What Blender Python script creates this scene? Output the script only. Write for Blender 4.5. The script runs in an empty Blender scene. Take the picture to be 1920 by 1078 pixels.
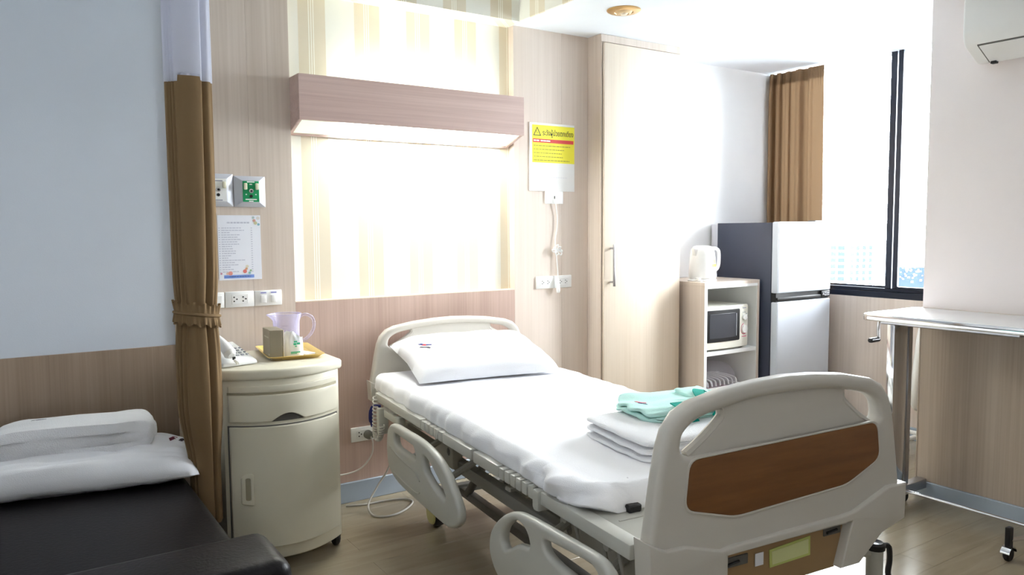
import bpy, bmesh, math, random
from mathutils import Vector, Matrix, noise
random.seed(7)
PI = math.pi
scene = bpy.context.scene
COL = scene.collection

# ------------------------------------------------------------------ camera, world, exposure
cam_d = bpy.data.cameras.new('camera')
cam_d.sensor_width = 36.0
cam_d.lens = 36.0 * 1450.1 / 1920.0
cam_d.clip_start = 0.05
cam_d.clip_end = 4000
cam = bpy.data.objects.new('camera', cam_d)
COL.objects.link(cam)
_rt = Vector((0.83285954, -0.55344464, -0.00663498))
_up = Vector((0.04715734, 0.05901118, 0.99714285))
_fw = Vector((0.55147182, 0.83079282, -0.075247))
cam.matrix_world = Matrix(((_rt.x, _up.x, -_fw.x, 0), (_rt.y, _up.y, -_fw.y, 0),
                           (_rt.z, _up.z, -_fw.z, 1.4), (0, 0, 0, 1)))
scene.camera = cam

world = bpy.data.worlds.new('overcast_sky')
scene.world = world
world.use_nodes = True
_bg = world.node_tree.nodes['Background']
_bg.inputs['Color'].default_value = (0.90, 0.96, 1.0, 1)
SKY = 32.0
_bg.inputs['Strength'].default_value = SKY

scene.view_settings.view_transform = 'Standard'
scene.view_settings.look = 'None'
scene.view_settings.gamma = 1.0
scene.view_settings.use_curve_mapping = False
scene.view_settings.exposure = 0.7
LAMP = 30.0          # bed head light
ROOM = 2.6          # ceiling panels of the room
scene.cycles.max_bounces = 8
scene.cycles.diffuse_bounces = 5
scene.cycles.transparent_max_bounces = 12
scene.cycles.sample_clamp_indirect = 8
scene.cycles.use_denoising = True
scene.cycles.caustics_reflective = False
scene.cycles.caustics_refractive = False

# portal: steers sky sampling through the window opening, gives off no light of its own
_pl = bpy.data.lights.new('window_portal', 'AREA')
_pl.shape = 'RECTANGLE'; _pl.size = 1.74; _pl.size_y = 1.56
_pl.cycles.is_portal = True
_po = bpy.data.objects.new('window_portal', _pl)
COL.objects.link(_po)
_po.location = (5.06, 3.0, 1.77)
_po.rotation_euler = (0, PI / 2, 0)      # -Z of the lamp faces -X

# ------------------------------------------------------------------ colour + materials
def lin(c):
    c = c / 255.0
    return c / 12.92 if c <= 0.04045 else ((c + 0.055) / 1.055) ** 2.4
def S(r, g, b): return (lin(r), lin(g), lin(b), 1)

MATS = {}
def mat(name, col, rough=0.5, metal=0.0, spec=0.5, bump=0.0, bscale=60, var=0.0, vscale=8, emit=None, trans=0.0, coat=0.0, subs=0.0, sheen=0.0, ior=1.45):
    if name in MATS: return MATS[name]
    m = bpy.data.materials.new(name); m.use_nodes = True
    nt = m.node_tree; p = nt.nodes['Principled BSDF']
    p.inputs['Base Color'].default_value = col
    p.inputs['Roughness'].default_value = rough
    p.inputs['Metallic'].default_value = metal
    p.inputs['Specular IOR Level'].default_value = spec
    p.inputs['IOR'].default_value = ior
    if coat: p.inputs['Coat Weight'].default_value = coat; p.inputs['Coat Roughness'].default_value = 0.08
    if trans: p.inputs['Transmission Weight'].default_value = trans
    if sheen: p.inputs['Sheen Weight'].default_value = sheen
    if subs: p.inputs['Subsurface Weight'].default_value = subs; p.inputs['Subsurface Radius'].default_value = (.02, .02, .02)
    tc = nt.nodes.new('ShaderNodeTexCoord')
    n = nt.nodes.new('ShaderNodeTexNoise'); n.inputs['Scale'].default_value = vscale; n.inputs['Detail'].default_value = 4
    nt.links.new(tc.outputs['Object'], n.inputs['Vector'])
    mx = nt.nodes.new('ShaderNodeMixRGB')
    v = max(var, 0.02)
    mx.inputs['Color1'].default_value = (col[0] * (1 - v), col[1] * (1 - v), col[2] * (1 - v), 1)
    mx.inputs['Color2'].default_value = (min(1, col[0] * (1 + v)), min(1, col[1] * (1 + v)), min(1, col[2] * (1 + v)), 1)
    nt.links.new(n.outputs['Fac'], mx.inputs['Fac'])
    nt.links.new(mx.outputs['Color'], p.inputs['Base Color'])
    if bump:
        n2 = nt.nodes.new('ShaderNodeTexNoise'); n2.inputs['Scale'].default_value = bscale; n2.inputs['Detail'].default_value = 5
        nt.links.new(tc.outputs['Object'], n2.inputs['Vector'])
        b = nt.nodes.new('ShaderNodeBump'); b.inputs['Strength'].default_value = bump; b.inputs['Distance'].default_value = 0.01
        nt.links.new(n2.outputs['Fac'], b.inputs['Height']); nt.links.new(b.outputs['Normal'], p.inputs['Normal'])
    if emit:
        p.inputs['Emission Color'].default_value = emit[0]
        p.inputs['Emission Strength'].default_value = emit[1]
    MATS[name] = m
    return m

def wood(name, c_dark, c_light, axis='Z', rough=0.45, scale=1.0, coat=0.0, spec=0.4):
    """laminate with fine grain running along one axis"""
    if name in MATS: return MATS[name]
    m = bpy.data.materials.new(name); m.use_nodes = True
    nt = m.node_tree; p = nt.nodes['Principled BSDF']
    p.inputs['Roughness'].default_value = rough
    p.inputs['Specular IOR Level'].default_value = spec
    if coat: p.inputs['Coat Weight'].default_value = coat; p.inputs['Coat Roughness'].default_value = .12
    g = nt.nodes.new('ShaderNodeNewGeometry')
    mp = nt.nodes.new('ShaderNodeMapping')
    sc = {'X': (1.2, 90, 90), 'Y': (90, 1.2, 90), 'Z': (90, 90, 1.2)}[axis]
    mp.inputs['Scale'].default_value = tuple(s * scale for s in sc)
    nt.links.new(g.outputs['Position'], mp.inputs['Vector'])
    n = nt.nodes.new('ShaderNodeTexNoise'); n.inputs['Scale'].default_value = 1.0; n.inputs['Detail'].default_value = 5; n.inputs['Roughness'].default_value = .6
    nt.links.new(mp.outputs['Vector'], n.inputs['Vector'])
    mp2 = nt.nodes.new('ShaderNodeMapping')
    sc2 = {'X': (.5, 11, 11), 'Y': (11, .5, 11), 'Z': (11, 11, .5)}[axis]
    mp2.inputs['Scale'].default_value = tuple(s * scale for s in sc2)
    nt.links.new(g.outputs['Position'], mp2.inputs['Vector'])
    n2 = nt.nodes.new('ShaderNodeTexNoise'); n2.inputs['Scale'].default_value = 1.0; n2.inputs['Detail'].default_value = 2
    nt.links.new(mp2.outputs['Vector'], n2.inputs['Vector'])
    ad = nt.nodes.new('ShaderNodeMath'); ad.operation = 'ADD'
    nt.links.new(n.outputs['Fac'], ad.inputs[0]); nt.links.new(n2.outputs['Fac'], ad.inputs[1])
    r = nt.nodes.new('ShaderNodeMapRange'); r.inputs['From Min'].default_value = .7; r.inputs['From Max'].default_value = 1.3
    nt.links.new(ad.outputs[0], r.inputs['Value'])
    mx = nt.nodes.new('ShaderNodeMixRGB'); mx.inputs['Color1'].default_value = c_dark; mx.inputs['Color2'].default_value = c_light
    nt.links.new(r.outputs['Result'], mx.inputs['Fac']); nt.links.new(mx.outputs['Color'], p.inputs['Base Color'])
    b = nt.nodes.new('ShaderNodeBump'); b.inputs['Strength'].default_value = .08; b.inputs['Distance'].default_value = .003
    nt.links.new(n.outputs['Fac'], b.inputs['Height']); nt.links.new(b.outputs['Normal'], p.inputs['Normal'])
    MATS[name] = m
    return m

def wallpaper(name):
    m = bpy.data.materials.new(name); m.use_nodes = True
    nt = m.node_tree; p = nt.nodes['Principled BSDF']; p.inputs['Roughness'].default_value = .7
    p.inputs['Specular IOR Level'].default_value = .2
    g = nt.nodes.new('ShaderNodeNewGeometry')
    sx = nt.nodes.new('ShaderNodeSeparateXYZ'); nt.links.new(g.outputs['Position'], sx.inputs[0])
    def mth(op, a, b=None, c=None):
        q = nt.nodes.new('ShaderNodeMath'); q.operation = op
        for i, v in enumerate((a, b, c)):
            if v is None: continue
            if isinstance(v, (int, float)): q.inputs[i].default_value = v
            else: nt.links.new(v, q.inputs[i])
        return q.outputs[0]
    # stripes run across both faces of the papered beam: use x + y of the soffit
    s = mth('ADD', sx.outputs['X'], mth('MULTIPLY', mth('SUBTRACT', 3.77, sx.outputs['Y']), 1.0))
    u = mth('FRACT', mth('DIVIDE', mth('SUBTRACT', s, 1.265 - .29 * 10), .29))
    stripe = mth('LESS_THAN', u, .475)
    thin = None
    for k in (.185, .225, .265, .42 + 1):
        w = mth('LESS_THAN', mth('ABSOLUTE', mth('SUBTRACT', u, k)), .007)
        thin = w if thin is None else mth('MAXIMUM', thin, w)
    mx = nt.nodes.new('ShaderNodeMixRGB'); mx.inputs['Color1'].default_value = S(238, 236, 226); mx.inputs['Color2'].default_value = S(224, 213, 191)
    nt.links.new(stripe, mx.inputs['Fac'])
    mx2 = nt.nodes.new('ShaderNodeMixRGB'); mx2.inputs['Color2'].default_value = S(250, 247, 236)
    nt.links.new(thin, mx2.inputs['Fac']); nt.links.new(mx.outputs['Color'], mx2.inputs['Color1'])
    nt.links.new(mx2.outputs['Color'], p.inputs['Base Color'])
    MATS[name] = m
    return m

def glass_mat(name, tint=(1, 1, 1, 1)):
    m = bpy.data.materials.new(name); m.use_nodes = True
    nt = m.node_tree; nt.nodes.remove(nt.nodes['Principled BSDF'])
    out = nt.nodes['Material Output']
    t = nt.nodes.new('ShaderNodeBsdfTransparent'); t.inputs['Color'].default_value = tint
    gl = nt.nodes.new('ShaderNodeBsdfGlossy'); gl.inputs['Roughness'].default_value = .02
    fr = nt.nodes.new('ShaderNodeFresnel'); fr.inputs['IOR'].default_value = 1.35
    mx = nt.nodes.new('ShaderNodeMixShader')
    nt.links.new(fr.outputs[0], mx.inputs[0]); nt.links.new(t.outputs[0], mx.inputs[1]); nt.links.new(gl.outputs[0], mx.inputs[2])
    nt.links.new(mx.outputs[0], out.inputs['Surface'])
    MATS[name] = m
    return m

def clear_plastic(name, tint, k=.25):
    m = bpy.data.materials.new(name); m.use_nodes = True
    nt = m.node_tree; p = nt.nodes['Principled BSDF']
    p.inputs['Base Color'].default_value = tint; p.inputs['Roughness'].default_value = .08
    out = nt.nodes['Material Output']
    t = nt.nodes.new('ShaderNodeBsdfTransparent'); t.inputs['Color'].default_value = (.97, .97, 1, 1)
    lw = nt.nodes.new('ShaderNodeLayerWeight'); lw.inputs['Blend'].default_value = .35
    mp = nt.nodes.new('ShaderNodeMapRange'); mp.inputs['To Min'].default_value = k * .4; mp.inputs['To Max'].default_value = min(1, k * 2.6)
    nt.links.new(lw.outputs['Facing'], mp.inputs['Value'])
    mx = nt.nodes.new('ShaderNodeMixShader')
    nt.links.new(mp.outputs['Result'], mx.inputs[0]); nt.links.new(t.outputs[0], mx.inputs[1]); nt.links.new(p.outputs[0], mx.inputs[2])
    nt.links.new(mx.outputs[0], out.inputs['Surface'])
    MATS[name] = m
    return m

def cloth_trans(name, col, tr=.35):
    m = bpy.data.materials.new(name); m.use_nodes = True
    nt = m.node_tree; p = nt.nodes['Principled BSDF']
    p.inputs['Base Color'].default_value = col; p.inputs['Roughness'].default_value = .85; p.inputs['Specular IOR Level'].default_value = .15
    out = nt.nodes['Material Output']
    t = nt.nodes.new('ShaderNodeBsdfTranslucent'); t.inputs['Color'].default_value = col
    mx = nt.nodes.new('ShaderNodeMixShader'); mx.inputs[0].default_value = tr
    tc = nt.nodes.new('ShaderNodeTexCoord'); n = nt.nodes.new('ShaderNodeTexNoise'); n.inputs['Scale'].default_value = 400
    nt.links.new(tc.outputs['Object'], n.inputs['Vector'])
    b = nt.nodes.new('ShaderNodeBump'); b.inputs['Strength'].default_value = .12; b.inputs['Distance'].default_value = .002
    nt.links.new(n.outputs['Fac'], b.inputs['Height']); nt.links.new(b.outputs['Normal'], p.inputs['Normal'])
    nt.links.new(p.outputs[0], mx.inputs[1]); nt.links.new(t.outputs[0], mx.inputs[2]); nt.links.new(mx.outputs[0], out.inputs['Surface'])
    MATS[name] = m
    return m

def planks_mat(name):
    m = bpy.data.materials.new(name); m.use_nodes = True
    nt = m.node_tree; p = nt.nodes['Principled BSDF']
    p.inputs['Roughness'].default_value = .2; p.inputs['Specular IOR Level'].default_value = .5
    oi = nt.nodes.new('ShaderNodeObjectInfo'); g = nt.nodes.new('ShaderNodeNewGeometry')
    mp = nt.nodes.new('ShaderNodeMapping'); mp.inputs['Scale'].default_value = (3, 22, 22)
    nt.links.new(g.outputs['Position'], mp.inputs['Vector'])
    n = nt.nodes.new('ShaderNodeTexNoise'); n.inputs['Scale'].default_value = 1; n.inputs['Detail'].default_value = 5; n.inputs['Distortion'].default_value = .6
    nt.links.new(mp.outputs['Vector'], n.inputs['Vector'])
    n2 = nt.nodes.new('ShaderNodeTexNoise'); n2.inputs['Scale'].default_value = 3.5; n2.inputs['Detail'].default_value = 4
    nt.links.new(g.outputs['Position'], n2.inputs['Vector'])
    a = nt.nodes.new('ShaderNodeMath'); a.operation = 'MULTIPLY_ADD'; a.inputs[1].default_value = .25
    nt.links.new(oi.outputs['Random'], a.inputs[0]); nt.links.new(n.outputs['Fac'], a.inputs[2])
    a2 = nt.nodes.new('ShaderNodeMath'); a2.operation = 'MULTIPLY_ADD'; a2.inputs[1].default_value = .6
    nt.links.new(n2.outputs['Fac'], a2.inputs[0]); nt.links.new(a.outputs[0], a2.inputs[2])
    r = nt.nodes.new('ShaderNodeMapRange'); r.inputs['From Min'].default_value = .35; r.inputs['From Max'].default_value = 1.6
    nt.links.new(a2.outputs[0], r.inputs['Value'])
    mx = nt.nodes.new('ShaderNodeMixRGB'); mx.inputs['Color1'].default_value = S(140, 126, 103); mx.inputs['Color2'].default_value = S(173, 162, 141)
    nt.links.new(r.outputs['Result'], mx.inputs['Fac']); nt.links.new(mx.outputs['Color'], p.inputs['Base Color'])
    r2 = nt.nodes.new('ShaderNodeMapRange'); r2.inputs['To Min'].default_value = .17; r2.inputs['To Max'].default_value = .26
    nt.links.new(n2.outputs['Fac'], r2.inputs['Value']); nt.links.new(r2.outputs['Result'], p.inputs['Roughness'])
    b = nt.nodes.new('ShaderNodeBump'); b.inputs['Strength'].default_value = .03; b.inputs['Distance'].default_value = .003
    nt.links.new(n.outputs['Fac'], b.inputs['Height']); nt.links.new(b.outputs['Normal'], p.inputs['Normal'])
    MATS[name] = m
    return m

M_WALL = mat('white_wall_paint', S(240, 240, 240), .6, bump=.04, bscale=180)
M_WALLB = mat('cool_wall_paint', S(206, 212, 221), .55, bump=.04, bscale=180)
M_WALLP = mat('warm_wall_paint', S(242, 234, 233), .6, bump=.04, bscale=180)
M_CEIL = mat('ceiling_paint', S(240, 243, 248), .8, bump=.03, bscale=120)
M_PAPER = wallpaper('striped_wallpaper')
M_WOODL = wood('pale_laminate', S(202, 186, 172), S(219, 205, 193), 'Z')
M_WOODLIT = wood('lit_pale_laminate', S(216, 200, 187), S(228, 214, 202), 'Z', rough=.4)  # pale laminate again, its colour lightened to stand for lamp and room light
M_WOODW = wood('grey_brown_laminate', S(140, 120, 101), S(162, 142, 123), 'Z')
M_WOODP = wood('pink_brown_laminate', S(178, 152, 139), S(200, 174, 161), 'Z')
M_WOODH = wood('rose_brown_laminate', S(192, 164, 155), S(214, 189, 180), 'X')
M_WOODC = wood('cream_laminate', S(222, 206, 186), S(234, 220, 203), 'Z', rough=.35)
M_WOODK = wood('column_laminate', S(170, 154, 138), S(192, 177, 162), 'Z')
M_BASE = mat('grey_baseboard', S(168, 180, 194), .25, var=.03)
M_FLOORB = mat('floor_joint', S(138, 125, 104), .5)
M_PLANK = planks_mat('vinyl_plank')
M_WHITEP = mat('white_plastic', S(240, 240, 238), .35)
M_WHITEF = mat('white_fabric', S(246, 246, 250), .9, spec=.15, bump=.15, bscale=350, sheen=.2)
M_BLANK = mat('white_blanket', S(248, 248, 251), .95, spec=.1, bump=.5, bscale=260, sheen=.3)
M_CREAM = mat('cream_plastic', S(222, 216, 196), .38, var=.03, vscale=3)
M_CREAM2 = mat('cream_plastic_dark', S(164, 156, 132), .5)
M_BED = mat('bed_plastic', S(207, 202, 193), .3, var=.02, vscale=3)
M_BEDG = mat('bed_grey_plastic', S(192, 191, 183), .35, var=.02)
M_BEDWOOD = wood('bed_wood_inlay', S(104, 66, 34), S(134, 90, 50), 'X', rough=.4, scale=.35)
M_STEELP = mat('painted_steel', S(176, 174, 166), .45, var=.04)
M_DGREY = mat('dark_steel', S(98, 96, 92), .5, var=.05)
M_BLUEG = mat('blue_grey_cover', S(158, 174, 194), .35, var=.03)
M_BLACK = mat('black_plastic', S(22, 22, 24), .4)
M_RUBBER = mat('black_rubber', S(30, 28, 28), .6)
M_CHROME = mat('chrome', S(225, 225, 228), .1, metal=1.0)
M_STEEL = mat('brushed_steel', S(190, 190, 194), .28, metal=1.0)
M_SOFA = mat('dark_leather', S(17, 14, 16), .4, spec=.22, bump=.10, bscale=90, var=.06)
M_CURT = cloth_trans('brown_curtain_cloth', S(134, 110, 80), .10)
M_CURT2 = cloth_trans('tan_curtain_cloth', S(132, 106, 80), .07)
M_MESH = cloth_trans('white_mesh_cloth', S(226, 228, 240), .35)
M_FRAME = mat('dark_aluminium', S(30, 34, 46), .3, metal=.3)
M_GLASS = glass_mat('window_glass')
M_NAVY = mat('fridge_navy_side', S(52, 58, 76), .4, var=.03)
M_SILVER = mat('fridge_silver_door', S(212, 219, 229), .3, metal=.3, var=.02)
M_GREEN = mat('green_plate', S(18, 150, 92), .4)
M_GOWN = mat('mint_fabric', S(194, 233, 226), .9, spec=.15, bump=.2, bscale=300)
M_GOWND = mat('teal_fabric', S(20, 152, 136), .9, spec=.15, bump=.2, bscale=300)
M_YELL = mat('yellow_print', S(246, 236, 60), .5)
M_RED = mat('red_print', S(214, 60, 58), .5)
M_INK = mat('dark_ink', S(40, 40, 36), .6)
M_INKG = mat('grey_ink', S(150, 152, 166), .6)
M_PAPERW = mat('white_paper', S(236, 238, 246), .6)
M_BLUEP = mat('blue_print', S(120, 150, 220), .5)
M_TRAY = mat('yellow_tray_plastic', S(226, 196, 120), .35)
M_KHAKI = mat('khaki_card', S(140, 130, 110), .5)
M_SILVERP = mat('silver_grey_plastic', S(196, 198, 206), .4, metal=.1)
M_GOLD = mat('gold_ring', S(214, 176, 120), .3, metal=.6)
M_MWHITE = mat('appliance_white', S(236, 234, 222), .3)
M_DARKGL = mat('dark_oven_glass', S(30, 32, 38), .12)
M_PALE = mat('pale_outer_building', S(228, 232, 236), .8)
M_PANEB = mat('grey_blue_panes', S(38, 44, 54), .6, spec=.05)
M_LGREEN = mat('lime_sticker', S(196, 206, 120), .4)
M_TAN = mat('tan_recess_panel', S(160, 130, 92), .45)
M_NAVYC = mat('navy_plug', S(36, 40, 110), .45)
M_CORD = mat('grey_cord', S(196, 192, 184), .5)
M_CLEAR = clear_plastic('clear_plastic', (.75, .72, .95, 1), .3)
M_CLEAR2 = clear_plastic('clear_dome_plastic', (.85, .84, .9, 1), .16)
M_PINK = mat('pink_plastic', S(226, 196, 208), .4)

# ------------------------------------------------------------------ mesh helpers
class MB:
    def __init__(s): s.v = []; s.f = []
    def add(s, vs, fs):
        o = len(s.v); s.v += [tuple(v) for v in vs]; s.f += [tuple(i + o for i in f) for f in fs]; return s
    def box(s, x0, x1, y0, y1, z0, z1):
        x0, x1 = min(x0, x1), max(x0, x1); y0, y1 = min(y0, y1), max(y0, y1); z0, z1 = min(z0, z1), max(z0, z1)
        return s.add([(x0, y0, z0), (x1, y0, z0), (x1, y1, z0), (x0, y1, z0), (x0, y0, z1), (x1, y0, z1), (x1, y1, z1), (x0, y1, z1)],
                     [(0, 3, 2, 1), (4, 5, 6, 7), (0, 1, 5, 4), (1, 2, 6, 5), (2, 3, 7, 6), (3, 0, 4, 7)])
    def hull8(s, b, t):
        return s.add(list(b) + list(t), [(3, 2, 1, 0), (4, 5, 6, 7), (0, 1, 5, 4), (1, 2, 6, 5), (2, 3, 7, 6), (3, 0, 4, 7)])
    def tube(s, pts, r, n=10, closed=False, caps=True):
        pts = [Vector(p) for p in pts]; N = len(pts)
        rs = r if isinstance(r, (list, tuple)) else [r] * N
        tan = []
        for i in range(N):
            a = pts[(i - 1) % N] if (closed or i > 0) else pts[0]
            b = pts[(i + 1) % N] if (closed or i < N - 1) else pts[-1]
            d = b - a
            tan.append(d.normalized() if d.length > 1e-9 else Vector((0, 0, 1)))
        ref = Vector((0, 0, 1)) if abs(tan[0].z) < .9 else Vector((1, 0, 0))
        nrm = (ref - tan[0] * ref.dot(tan[0])).normalized()
        vs = []; fs = []
        for i in range(N):
            if i: 
                nrm = nrm - tan[i] * nrm.dot(tan[i])
                nrm = nrm.normalized() if nrm.length > 1e-6 else tan[i].orthogonal().normalized()
            bn = tan[i].cross(nrm)
            for k in range(n):
                a = 2 * PI * k / n
                vs.append(pts[i] + (nrm * math.cos(a) + bn * math.sin(a)) * rs[i])
        for i in range(N if closed else N - 1):
            j = (i + 1) % N
            for k in range(n):
                fs.append((i * n + k, i * n + (k + 1) % n, j * n + (k + 1) % n, j * n + k))
        if caps and not closed:
            fs.append(tuple(range(n - 1, -1, -1))); fs.append(tuple((N - 1) * n + k for k in range(n)))
        return s.add(vs, fs)
    def lathe(s, prof, c=(0, 0, 0), n=24, axis='Z', sx=1, sy=1):
        vs = []; fs = []; m = len(prof)
        for r, h in prof:
            for k in range(n):
                a = 2 * PI * k / n; p = (r * math.cos(a) * sx, r * math.sin(a) * sy, h)
                if axis == 'Y': p = (p[0], p[2], p[1])
                elif axis == 'X': p = (p[2], p[0], p[1])
                vs.append((p[0] + c[0], p[1] + c[1], p[2] + c[2]))
        for i in range(m - 1):
            for k in range(n):
                f = (i * n + k, i * n + (k + 1) % n, (i + 1) * n + (k + 1) % n, (i + 1) * n + k)
                fs.append(f if axis != 'Y' else f[::-1])
        if prof[0][0] > 1e-5: fs.append(tuple(range(n - 1, -1, -1)) if axis != 'Y' else tuple(range(n)))
        if prof[-1][0] > 1e-5: fs.append(tuple((m - 1) * n + k for k in range(n)) if axis != 'Y' else tuple((m - 1) * n + k for k in range(n - 1, -1, -1)))
        return s.add(vs, fs)
    def grid(s, fn, nu, nv, closeu=False):
        vs = []; fs = []
        for i in range(nu if closeu else nu + 1):
            for j in range(nv + 1): vs.append(fn(i / nu, j / nv))
        w = nv + 1
        for i in range(nu):
            i2 = (i + 1) % nu if closeu else i + 1
            for j in range(nv): fs.append((i * w + j, i2 * w + j, i2 * w + j + 1, i * w + j + 1))
        return s.add(vs, fs)
    def mesh(s, name, bevel=0, segs=2, smooth=True, merge=True):
        me = bpy.data.meshes.new(name); me.from_pydata(s.v, [], s.f)
        bm = bmesh.new(); bm.from_mesh(me)
        if merge: bmesh.ops.remove_doubles(bm, verts=bm.verts, dist=1e-5)
        bmesh.ops.recalc_face_normals(bm, faces=bm.faces)
        if bevel:
            es = [e for e in bm.edges if len(e.link_faces) == 2 and e.calc_face_angle(0) > .5]
            bmesh.ops.bevel(bm, geom=es, offset=bevel, segments=segs, profile=.5, affect='EDGES', clamp_overlap=True)
        bm.to_mesh(me); bm.free()
        if smooth: shade(me)
        return me

def shade(me, ang=38):
    me.polygons.foreach_set('use_smooth', [True] * len(me.polygons))
    me.set_sharp_from_angle(angle=math.radians(ang))

def catmull(pts, n=6, closed=False):
    pts = [Vector(p) for p in pts]; N = len(pts); out = []
    for i in range(N if closed else N - 1):
        p1, p2 = pts[i], pts[(i + 1) % N]
        p0 = pts[(i - 1) % N] if (closed or i > 0) else p1 * 2 - p2
        p3 = pts[(i + 2) % N] if (closed or i < N - 2) else p2 * 2 - p1
        for k in range(n):
            t = k / n
            out.append(.5 * ((2 * p1) + (p2 - p0) * t + (2 * p0 - 5 * p1 + 4 * p2 - p3) * t * t + (3 * p1 - p0 - 3 * p2 + p3) * t ** 3))
    if not closed: out.append(pts[-1])
    return out

def cat2(pts, n=6): return [(p.x, p.y) for p in catmull([(a, b, 0) for a, b in pts], n, True)]

def roundpoly(pts, r, n=4):
    """round the corners of a 2D polygon"""
    out = []; N = len(pts)
    for i in range(N):
        p = Vector(pts[i]); a = Vector(pts[i - 1]); b = Vector(pts[(i + 1) % N])
        da = (a - p); db = (b - p)
        ra = min(r, da.length * .45, db.length * .45)
        s = p + da.normalized() * ra; e = p + db.normalized() * ra
        for k in range(n + 1):
            t = k / n
            q = s * (1 - t) ** 2 + p * 2 * t * (1 - t) + e * t * t
            out.append((q.x, q.y))
    return out

def rrect(x0, x1, y0, y1, r, n=4): return roundpoly([(x0, y0), (x1, y0), (x1, y1), (x0, y1)], r, n)

def prism(name, outer, holes=(), depth=.02, bevel=0, plane='XZ', at=0.0, bres=2, smooth=True):
    """filled 2D outline with holes, thickness `depth` centred on `at` along the third axis"""
    cu = bpy.data.curves.new('tmp', 'CURVE'); cu.dimensions = '2D'; cu.fill_mode = 'BOTH'
    for pts in [outer] + list(holes):
        sp = cu.splines.new('POLY'); sp.points.add(len(pts) - 1)
        for q, p in zip(sp.points, pts): q.co = (p[0], p[1], 0, 1)
        sp.use_cyclic_u = True
    cu.extrude = max(depth / 2 - bevel, 1e-5); cu.bevel_depth = bevel; cu.bevel_resolution = bres
    if bevel: cu.offset = -bevel
    o = bpy.data.objects.new('tmp', cu)
    me = bpy.data.meshes.new_from_object(o)
    bpy.data.objects.remove(o); bpy.data.curves.remove(cu)
    me.name = name
    if plane == 'XZ':   mt = Matrix(((1, 0, 0, 0), (0, 0, -1, at), (0, 1, 0, 0), (0, 0, 0, 1)))
    elif plane == 'YZ': mt = Matrix(((0, 0, 1, at), (1, 0, 0, 0), (0, 1, 0, 0), (0, 0, 0, 1)))
    else:               mt = Matrix(((1, 0, 0, 0), (0, 1, 0, 0), (0, 0, 1, at), (0, 0, 0, 1)))
    me.transform(mt)
    bm = bmesh.new(); bm.from_mesh(me); bmesh.ops.remove_doubles(bm, verts=bm.verts, dist=1e-6)
    bmesh.ops.recalc_face_normals(bm, faces=bm.faces); bm.to_mesh(me); bm.free()
    me.materials.clear()
    if smooth: shade(me)
    return me

def text_mesh(name, body, size, bold=0.0):
    cu = bpy.data.curves.new('tmp', 'FONT'); cu.body = body; cu.size = size; cu.align_x = 'LEFT'; cu.offset = bold; cu.extrude = .0002
    o = bpy.data.objects.new('tmp', cu)
    me = bpy.data.meshes.new_from_object(o)
    bpy.data.objects.remove(o); bpy.data.curves.remove(cu); me.name = name; me.materials.clear()
    return me

def fit_mesh(me, x0, x1, y0, y1):
    """scale a flat XY mesh into the given rectangle"""
    xs = [v.co.x for v in me.vertices]; ys = [v.co.y for v in me.vertices]
    if not xs: return me
    a, b, c, d = min(xs), max(xs), min(ys), max(ys)
    for v in me.vertices:
        v.co.x = x0 + (v.co.x - a) / max(b - a, 1e-6) * (x1 - x0)
        v.co.y = y0 + (v.co.y - c) / max(d - c, 1e-6) * (y1 - y0)
    return me

def to_wall(me, y):      # XY print -> wall facing -Y, print surface at y
    me.transform(Matrix(((1, 0, 0, 0), (0, 0, -1, y), (0, 1, 0, 0), (0, 0, 0, 1))))
    return me

def setmat(me, m):
    me.materials.clear(); me.materials.append(m)

ROOTM = {}
def root_of(o):
    while o.parent: o = o.parent
    return o
def thing(name, label, cat, loc=(0, 0, 0), rotz=0.0, group=None):
    o = bpy.data.objects.new(name, None); COL.objects.link(o)
    o.empty_display_size = .1
    o.location = loc; o.rotation_euler = (0, 0, rotz)
    o['label'] = label; o['category'] = cat
    if group: o['group'] = group
    ROOTM[o.name] = Matrix.Translation(Vector(loc)) @ Matrix.Rotation(rotz, 4, 'Z')
    return o
def obj(name, me, m, parent=None, local=False, label=None):
    """link a mesh as one object; coordinates are world ones unless local=True"""
    if isinstance(me, MB): me = me.mesh(name)
    setmat(me, m)
    o = bpy.data.objects.new(name, me); COL.objects.link(o)
    if parent is not None:
        if not local:
            r = root_of(parent)
            if r.name in ROOTM: me.transform(ROOTM[r.name].inverted())
        o.parent = parent
    if label: o['label'] = label
    return o
def single(name, me, m, label, cat, group=None):
    """a thing that is one mesh: origin moved to its base centre"""
    if isinstance(me, MB): me = me.mesh(name)
    xs = [v.co.x for v in me.vertices]; ys = [v.co.y for v in me.vertices]; zs = [v.co.z for v in me.vertices]
    c = Vector(((min(xs) + max(xs)) / 2, (min(ys) + max(ys)) / 2, min(zs)))
    me.transform(Matrix.Translation(-c)); setmat(me, m)
    o = bpy.data.objects.new(name, me); COL.objects.link(o); o.location = c
    o['label'] = label; o['category'] = cat
    if group: o['group'] = group
    ROOTM[o.name] = Matrix.Translation(c)
    return o
def struct(name, me, m, parent=None):
    if isinstance(me, MB): me = me.mesh(name)
    setmat(me, m)
    o = bpy.data.objects.new(name, me); COL.objects.link(o)
    if parent: o.parent = parent
    else: o['kind'] = 'structure'
    return o
def bx(x0, x1, y0, y1, z0, z1, bevel=0, segs=2, name='box'):
    return MB().box(x0, x1, y0, y1, z0, z1).mesh(name, bevel, segs)
def nz(x, y, z, s=1.0): return noise.noise(Vector((x * s, y * s, z * s)))

# ================================================================== THE SETTING
XL, XR, XC, YF, YB = -0.75, 4.95, 3.95, -1.3, 3.87       # left wall, window wall, column face, rear wall, back wall
ZC, ZT = 2.55, 2.86                                       # ceiling, raised tray
YP, YW = 3.72, 3.77                                       # panel face, wallpaper face

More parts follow.
